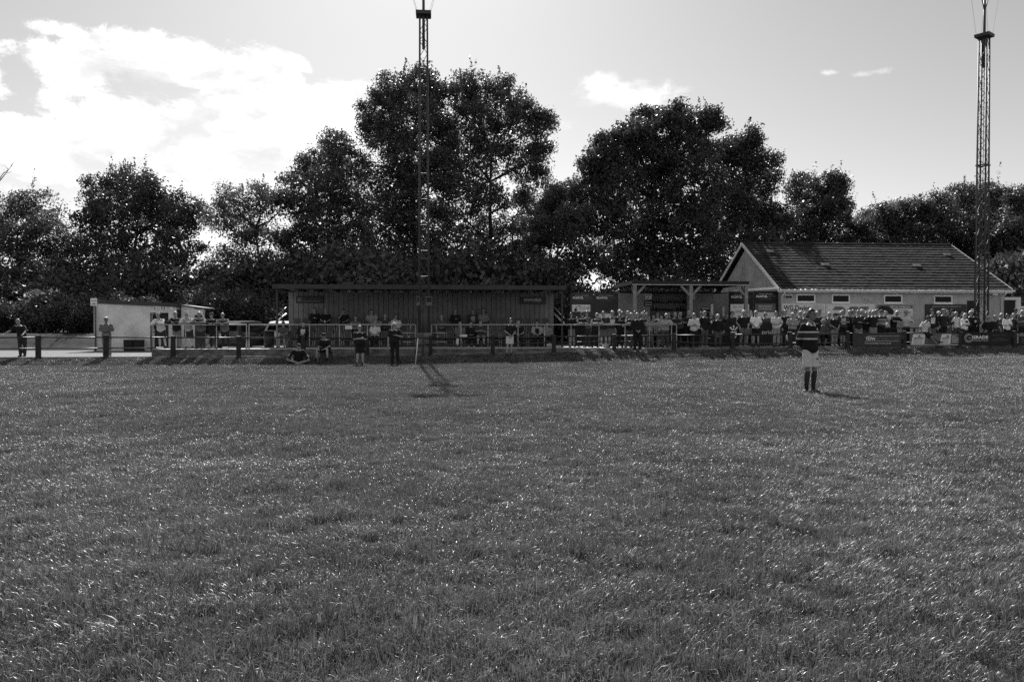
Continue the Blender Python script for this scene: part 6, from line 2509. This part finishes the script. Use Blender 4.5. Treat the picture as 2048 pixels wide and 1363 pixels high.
P_(911, None, 2, 'row', 'seated broad person in a dark jumper in the back row right of the mast', 'sitfold', ('jacket', .025), ('trousers', K), gy, group=g3)
P_(946, None, 2, 'row', 'seated person in a dark jacket over a pale printed shirt in the back row', 'sit', ('jacket', .05), ('trousers', K), br, inset=.3, group=g3)
P_(967, None, 2, 'row', 'seated person in a pale jumper leaning beside the dark jacket in the back row', 'sit', ('jacket', .22), ('trousers', K), lb, group=g3, yaw=-15)
# terrace on the right
g4 = 'spectators on the terrace before the bar'
P_(1144, 625, 2.3, 'slab', 'tall person in black with grey shorts at the right end of the stand', 'hold', ('short', K), ('shorts', .16), dk, group=g4)
P_(1154, 634, 2.9, 'slab', 'person in dark clothes half hidden behind the cap wearer at the stand end', 'down', ('short', K), ('trousers', K), br, group=g4)
P_(1164, None, 1.08, 'slab', 'person in a dark polo, cap and white trainers leaning on the rail', 'lean', ('polo', K), ('trousers', K), br, hat=('cap', .06), group=g4, shoe=.6)
P_(1191, None, 1.08, 'slab', 'person in a dark polo with pale hoops leaning on the rail', 'lean', ('polo', .03), ('trousers', K), bw_, topm=M_hoop_dark, shades=1, group=g4, belly=.05)
P_(1224, 621, 1.15, 'slab', 'person in a pale fronted top with dark sleeves and grey shorts at the rail', 'hold', ('short', .03), ('shorts', .12), wh, inset=.55, shades=1, group=g4)
P_(1238, 619, 2.2, 'slab', 'white haired person in a dark jacket behind the sunglasses wearer', 'down', ('jacket', D_), ('trousers', K), wh, group=g4)
P_(1240, 629, 1.05, 'slab', 'dark haired person in sunglasses holding a white cup at the rail', 'cup', ('short', K), ('trousers', K), lb, shades=1, group=g4)
P_(1255, 621, 2.5, 'slab', 'bald person in a dark jacket standing behind the rail left of the timber post', 'down', ('jacket', .04), ('trousers', K), bw_, group=g4)
P_(1259, None, 1.08, 'slab', 'fair haired person in a dark gilet leaning on the rail below the timber post', 'lean', ('short', K), ('trousers', .10), ('bun', 'fair'), group=g4)
P_(1285, None, 1.08, 'slab', 'person in a dark top with a pale cap leaning on the rail', 'lean', ('polo', D_), ('shorts', D_), fa, hat=('cap', .4), group=g4)
P_(1300, 631, 1.3, 'slab', 'person in a pale sleeveless top right of the capped leaner', 'down', ('short', .30), ('trousers', .12), ('long', 'brown'), group=g4)
P_(1306, 629, 2.1, 'slab', 'person with a dark jacket over white behind the pale sleeveless top', 'hold', ('jacket', K), ('trousers', K), br, inset=.5, group=g4)
P_(1322, 632, 1.5, 'slab', 'person in a pale blouse and skirt left of the white haired leaner', 'down', ('short', .42), ('skirt', .08), lf, group=g4, shoe=.2)
P_(1332, None, 1.08, 'slab', 'white haired person in a pale shirt leaning at the end of the rail', 'lean', ('short', .42), ('trousers', .09), wh, group=g4)
P_(1348, 624, 2.2, 'path', 'grey haired person in a dark polo with arms resting on a table', 'counter', ('polo', .03), ('trousers', K), gy, group=g4, belly=.04)
P_(1375, 620, 2.5, 'path', 'person in a dark T-shirt standing at the middle timber post', 'counter', ('short', .03), ('trousers', K), bg, group=g4)
g5 = 'staff and customers at the bar'
P_(1311, 612, 9.0, 'path', 'person in dark clothes serving behind the bar, left', 'down', ('short', K), ('trousers', K), dk, group=g5)
P_(1358, 612, 9.0, 'path', 'person in a pale shirt serving behind the bar, right', 'down', ('short', .25), ('trousers', K), dk, group=g5)
P_(1289, 620, 6.2, 'path', 'person in dark clothes waiting at the left of the bar counter', 'down', ('short', K), ('trousers', K), lb, group=g5)
P_(1337, 620, 6.6, 'path', 'dark haired person waiting at the middle of the bar counter', 'hold', ('jacket', K), ('trousers', K), dk, group=g5)
P_(1430, 625, 4.2, 'path', 'person in black standing behind the white haired dark jumper', 'down', ('short', K), ('trousers', K), br, group=g5)
P_(1452, 626, 4.4, 'path', 'person in black leaning over the outdoor counter left of the posters', 'hold', ('short', K), ('trousers', K), br, group=g5)
P_(1245, 612, 7.0, 'path', 'person in black with a dark hat below the left edge of the canopy', 'down', ('jacket', K), ('trousers', K), dk, group=g5)
# along the fence, right
g6 = 'spectators standing along the fence before the clubhouse'
P_(1387, 626, .55, 'path', 'person in a pale fleece with folded arms and dark trousers at the fence', 'cross', ('fleece', L_), ('trousers', K), lf, shades=1, group=g6)
P_(1400, 622, 1.4, 'path', 'capped person in a white top behind the pale fleece', 'down', ('short', W_), ('trousers', D_), br, hat=('cap', .2), shades=1, group=g6)
P_(1409, 621, .55, 'path', 'person in a dark jumper and sunglasses holding a pale cup', 'cup', ('long', K), ('trousers', .09), bw_, shades=1, group=g6, shoe=.4)
P_(1436, 628, .55, 'path', 'white haired person in a dark zip jumper with arms at the sides', 'down', ('long', K), ('trousers', .09), wh, group=g6)
P_(1486, 620, .50, 'path', 'person in a black polo and light grey trousers right of the club banner', 'pocket', ('polo', K), ('trousers', .14), wh, group=g6, shoe=.5)
P_(1499, 620, 1.7, 'path', 'person with a pale shoulder strap behind the black polo', 'down', ('short', K), ('shorts', .12), gy, group=g6)
P_(1512, 621, .55, 'path', 'person in a white polo with a dark jacket tied at the waist', 'clasp', ('polo', W_), ('shorts', K), wh, group=g6)
P_(1553, 622, .55, 'path', 'person in a pale V neck top and pale trousers with a hand on the hip', 'hip', ('short', L_), ('trousers', .28), ('bun', 'brown'), shades=1, group=g6)
P_(1572, 620, 1.9, 'path', 'tall person in a dark jacket below the left of the big lettered board', 'down', ('jacket', K), ('trousers', K), dk, group=g6)
P_(1585, 625, .50, 'path', 'person in a pale printed tee and dark leggings before the lettered board', 'hold', ('short', .30), ('trousers', .04), wh, group=g6, shoe=.5)
P_(1591, 616, 3.2, 'path', 'tall person in a pale top against the lettered board', 'down', ('short', .40), ('trousers', D_), dk, group=g6)
P_(1618, 616, 2.6, 'path', 'person in a dark cap and dark coat right of the tall pale top', 'down', ('jacket', K), ('trousers', K), br, hat=('cap', .06), group=g6)
P_(1646, None, 1.05, 'bench', 'curly fair haired person in a grey jacket sitting on the bench', 'sit', ('jacket', .10), ('trousers', K), ('curly', 'fair'), group=g6)
P_(1658, 624, 1.55, 'path', 'person in a grey shirt and pale shorts behind the bench', 'hold', ('long', .12), ('shorts', .16), wh, group=g6, yaw=25)
P_(1669, 625, .50, 'path', 'person in a black tee and cap with pale shorts and white socks', 'clasp', ('short', K), ('shorts', .22), br, hat=('cap', K), group=g6, shoe=.65)
P_(1688, 619, .75, 'path', 'person in a dark gilet over a white tee with folded arms', 'cross', ('short', .05), ('shorts', K), bw_, inset=.5, group=g6, shoe=.65)
P_(1698, 620, 1.3, 'path', 'person in a long dark coat and black trousers beside the dark gilet', 'pocket', ('jacket', K), ('trousers', K), wh, group=g6)
P_(1717, 620, .55, 'path', 'person in a dark hooded jacket and pale shorts holding a phone', 'hold', ('jacket', .025), ('shorts', .20), dk, group=g6, shoe=.65)
P_(1726, 618, 1.8, 'path', 'white haired person directly behind the hooded jacket', 'down', ('jacket', .02), ('trousers', K), wh, group=g6)
P_(1738, 620, 2.1, 'path', 'white haired person in dark clothes left of the dark polo', 'down', ('jacket', D_), ('trousers', K), bw_, group=g6)
P_(1746, 620, .70, 'path', 'person in a dark polo and pale shorts behind the dark lettered board', 'behind', ('polo', K), ('shorts', .24), wh, group=g6)
P_(1754, 619, 2.3, 'path', 'dark haired person half hidden behind the dark polo and pale shorts', 'down', ('short', K), ('trousers', K), dk, group=g6)
P_(1762, 618, 1.15, 'path', 'capped person in a pale hooped polo before the car board', 'hip', ('polo', .2), ('shorts', K), br, topm=M_hoop_pale, hat=('cap', .10), group=g6, belly=.03)
P_(1789, 621, 2.4, 'path', 'person in a dark polo standing behind the high table', 'counter', ('polo', K), ('trousers', K), wh, group=g6)
P_(1811, 620, 3.0, 'path', 'tall person in a pale polo carrying a dark bag behind the high table', 'cup', ('polo', L_), ('trousers', K), gy, group=g6)
P_(1851, None, -.20, 'grass', 'person in a pale tee and dark shorts perched on the fence', 'perchleg', ('short', L_), ('shorts', K), br, hat=('cap', .06), group=g6, yaw=30, skinm=M_skin_tan)
P_(1863, 616, .45, 'path', 'capped person with a dark jacket open over a white shirt behind the perched one', 'down', ('jacket', K), ('shorts', .10), br, hat=('cap', .08), inset=.55, group=g6)
P_(1876, 621, 1.7, 'path', 'person in a white cap between the open jacket and the flat cap', 'down', ('short', .5), ('trousers', K), br, hat=('cap', .7), group=g6)
P_(1884, 616, .65, 'path', 'person in a flat cap and dark jumper behind the grey poster board', 'pocket', ('long', .025), ('trousers', K), br, hat=('flat', .25), group=g6)
P_(1904, 617, 2.5, 'path', 'person in dark clothes and cap with a white bag before the dark sponsor board', 'cup', ('jacket', K), ('trousers', K), br, hat=('cap', K), group=g6)
P_(1925, 620, 3.4, 'path', 'dark haired person standing near the clubhouse door', 'down', ('short', K), ('trousers', K), dk, group=g6)
P_(1927, 626, .60, 'path', 'long haired person in a dark gilet and pale sleeves with folded arms', 'cross', ('fleece', W_), ('trousers', D_), lf, inset=.06, group=g6)
P_(1939, 621, 1.3, 'path', 'person in sunglasses and a dark coat behind the dark gilet', 'cup', ('jacket', K), ('trousers', K), wh, shades=1, group=g6)
P_(1976, None, .65, 'path', 'person in a black jumper perched behind the ringed monogram board', 'perch', ('long', K), ('trousers', K), fa, group=g6, yaw=25)
P_(1990, None, .75, 'path', 'person in a black tee perched at the right of the ringed monogram board', 'perch', ('short', K), ('trousers', K), fa, group=g6)
P_(2014, 627, .65, 'path', 'person in a white top and sunglasses near the clubhouse right corner', 'hold', ('fleece', W_), ('trousers', K), lb, shades=1, group=g6)
P_(2025, 626, 1.0, 'path', 'grey haired person in dark clothes beside the white top', 'down', ('short', .05), ('trousers', K), gy, group=g6)
P_(2031, 613, 2.8, 'path', 'capped person in a pale top by the white porch', 'down', ('short', .45), ('trousers', D_), br, hat=('cap', .08), group=g6)
P_(2043, 612, 2.4, 'path', 'capped person in black at the right picture edge by the porch', 'down', ('jacket', K), ('trousers', K), br, hat=('cap', K), group=g6)
P_(2046, 619, .65, 'path', 'large person in a plain grey shirt at the far right of the fence', 'cross', ('polo', .07), ('trousers', K), wh, group=g6, belly=.05)

XTRA = [(1174, 2.6, 622, 'dark haired person in a grey top between the cap and the hooped polo', ('short', .08), br), (1208, 2.4, 622, 'person in a dark jacket behind the gap right of the hooped polo', ('jacket', .03), gy),
        (1268, 2.8, 622, 'person in a dark tee behind the bare timber post', ('short', .03), dk), (1292, 2.6, 624, 'person in a grey jacket behind the capped leaner', ('jacket', .07), wh),
        (1316, 2.9, 624, 'person in a white tee in the second line before the bar', ('short', .6), br), (1340, 3.1, 622, 'dark haired person in a dark top behind the end of the rail', ('short', .04), lb),
        (1362, 3.2, 624, 'fair haired person in a grey top left of the middle timber post', ('short', .12), lf), (1421, 2.6, 624, 'person in a dark top between the cup holder and the zip jumper', ('jacket', .04), gy),
        (1464, 2.9, 622, 'person in a dark coat standing behind the club banner', ('jacket', .03), br), (1532, 2.9, 624, 'person in a grey jacket between the white polo and the V neck top', ('jacket', .08), gy),
        (1563, 2.9, 622, 'person in a pale tee partly hidden by the V neck top', ('short', .45), br), (1601, 2.2, 621, 'person in a dark top left of the rugby shirt', ('polo', .03), wh),
        (1608, 1.4, 624, 'person in a grey polo partly hidden by the rugby shirt', ('polo', .09), gy), (1633, 2.0, 622, 'white haired person in a dark jacket just right of the rugby shirt', ('jacket', .03), wh),
        (1640, 3.0, 619, 'tall person in a pale shirt behind the curly haired one', ('short', .4), dk), (1679, 2.0, 622, 'person in a grey jumper between the black tee and the dark gilet', ('long', .10), gy),
        (1708, 2.4, 619, 'person in a dark tee left of the hooded jacket', ('short', .03), br), (1733, 1.0, 624, 'person in a black coat between the hooded jacket and the dark polo', ('jacket', .014), dk),
        (1773, 2.2, 621, 'person in a pale tee between the hooped polo and the high table', ('short', .5), bw_), (1896, 1.6, 620, 'person in a dark jacket right of the flat cap', ('jacket', .03), gy),
        (1914, 1.5, 623, 'person in a pale tee left of the long haired gilet wearer', ('short', .5), fa), (1950, 2.2, 621, 'person in dark clothes left of the mast foot', ('jacket', .02), br),
        (2003, 1.8, 626, 'person in a grey top left of the white top', ('short', .10), wh)]
for q, (px, v, top, lab, tp, hr) in enumerate(XTRA):
    P_(px, top, v, 'path' if px > 1354 else 'slab', lab, ('down', 'hold', 'cross', 'pocket', 'clasp')[q % 5], tp, (('trousers', .03), ('shorts', .12), ('trousers', .06))[q % 3], hr, group=g6 if px > 1380 else g4, yaw=(-20, 12, 0, 25, -8)[q % 5], shades=q % 4 == 0)

NEAR = dict(label='person in a dark hooped rugby shirt and pale shorts standing out on the pitch', pose='behind', top=('fleece', .02), legs=('shorts', .52), hair=dk, yaw=12, topm=M_hoop_near, skinm=mat('skin_shade', .15, .55, .08, 8), shoe=.10)

for (_, _, _, _, d) in PEOPLE + [(0, 0, 0, 0, NEAR)]:
    want(('body', d['pose']))
    want(('top', d['pose'], d['top'][0], d.get('belly', 0.0)))
    want(('legs', d['pose'], d['legs'][0]))
bake_protos(fine={('body', 'behind'), ('top', 'behind', 'fleece', 0.0), ('legs', 'behind', 'shorts')})

NAT = {'lean': 1.64, 'stool': 1.2, 'crosslegged': .93, 'perch': 1.55, 'perchleg': 1.58, 'counter': 1.71, 'railgrip': 1.69}
pr = random.Random(21)
cups = []
for (px, top, v, place, d) in PEOPLE:
    if 'yaw' not in d and d['pose'] not in ('crosslegged',):
        d['yaw'] = pr.choice((-32, -16, 0, 0, 14, 30))
    if place == 'row':
        rv, rz_ = ROWS[v]
        u = upx(px, rv, rz_ + .8)
        loc = W(u, rv - .02, rz_ - .01)
        s = pr.uniform(.98, 1.05)
    else:
        u = upx(px, v, 1.4)
        if place == 'slab':
            z = SLAB_Z
        elif place == 'grass':
            z = float(gz(u, v)) + .01
        elif place == 'bench':
            z = float(zp(u)) + .0
        else:
            z = float(zp(u))
        loc = W(u, v, z)
        if top is None:
            s = pr.uniform(1.02, 1.07) if d['pose'] == 'lean' else pr.uniform(.97, 1.03)
        else:
            nat = NAT.get(d['pose'], 1.755) + (.03 if d.get('hat') else 0)
            s = min(1.12, max(.82, (zpy(top, u, v) - z) / nat))
    rz_off = TH + math.radians(pr.uniform(-24, 24) if d['pose'] not in ('lean', 'sit', 'railgrip') else pr.uniform(-3, 3))
    if place == 'row':
        rz_off = TH
    o = make_person(d, loc, rz_off, s, pr.uniform(.94, 1.10))
    if place != 'row':
        o.rotation_euler = (math.radians(pr.uniform(-1.5, 2.5)), math.radians(pr.uniform(-2.2, 2.2)), rz_off)
    if d['pose'] == 'cup' or 'pale cup' in d['label'] and place == 'row':
        cups.append((o, d))
u = upx(1617, -22, 1.0)
pN = at(1620, 783, 17.4)
near = make_person(NEAR, (pN.x, pN.y, gw(pN.x, pN.y) + .01), math.radians(17), 1.045, .90)
# collar of the rugby shirt and its small chest mark
p = pose('behind')
b = MB()
nk = lerp(p['P'], p['N'], .965)
for s in (-1, 1):
    b.add([nk + V3((s * .005, -.100, -.030)), nk + V3((s * .060, -.106, -.045)), nk + V3((s * .092, -.030, .022)), nk + V3((s * .070, .03, .055)), nk + V3((s * .066, -.030, .052))], [(0, 1, 2, 4), (4, 2, 3)])
b.build('collar', grey(.55), near, True)
for i in (0, 1):
    k_, f_ = p['kn'][i], p['an'][i]
    b = MB(); b.tube([lerp(k_, f_, .10), lerp(k_, f_, .35), lerp(k_, f_, .7), f_ + V3((0, 0, -.02))], [.060, .066, .052, .046], 12); b.build('sock', grey(.03), near, True)
b = MB(); b.box(.055, .085, -.158, -.153, 1.31, 1.35); b.build('badge', M_paint_l, near)
b = MB(); b.box(.07, .11, -.142, -.139, .70, .725); b.build('short_logo', M_paint_k, near)

for i, (o, d) in enumerate(cups):
    p = pose(d['pose'])
    w, h = p['wr'][0], (p['hd'][0]).normalized()
    q = w + h * .10 + V3((0, -.02, 0))
    wp = Matrix.LocRotScale(o.location, o.rotation_euler, o.scale) @ q
    c = MB(); c.tube([(0, 0, -.06), (0, 0, .07)], [.030, .040], 12)
    c = c.build('cup', M_white, None, True, wp)
    nm = d['label'].split(',')[0]
    tag(c, 'white cup held by the ' + ' '.join(nm.split()[:11]).removesuffix(' the').removesuffix(' a'), 'cup', 'cups held by spectators')
# bags on the ground
for (px, v, z, g, lab, shp) in ((1211, 1.2, SLAB_Z, .5, 'pale holdall lying on the terrace behind the hand rail', (.34, .2, .2)), (1576, .55, None, .5, 'pale shoulder bag hanging low beside the printed tee', (.22, .12, .34)), (1100, 2.5, SLAB_Z, .45, 'pale bag on the floor at the right end of the front row', (.36, .2, .2)), (1351, .7, None, .7, 'white carrier bag hanging at the end of the hand rail', (.16, .08, .30)), (566 + 790, .9, None, .02, 'dark rucksack on the ground below the end of the rail', (.3, .2, .4))):
    u = upx(px, v, .6)
    zz = (z if z is not None else float(zp(u)))
    if 'hanging' in lab:
        zz += .35 if px < 1400 else .30
    r = thing('bag', lab, 'bag', W(u, v, zz), TH + .3)
    b = MB(); b.ell((0, 0, shp[2] * .5), shp[0] * .55, shp[1] * .6, shp[2] * .55, 14, 10)
    b.v = [(x * (1 + .1 * math.sin(9 * z_)), y, max(0, z_)) for (x, y, z_) in b.v]
    b.build('body', grey(g), r, True)
    b = MB(); b.tube([(-shp[0] * .3, 0, shp[2] * .95), (-shp[0] * .15, 0, shp[2] * 1.3), (shp[0] * .15, 0, shp[2] * 1.3), (shp[0] * .3, 0, shp[2] * .95)], .012, 6); b.build('strap', grey(g * .8), r, True)
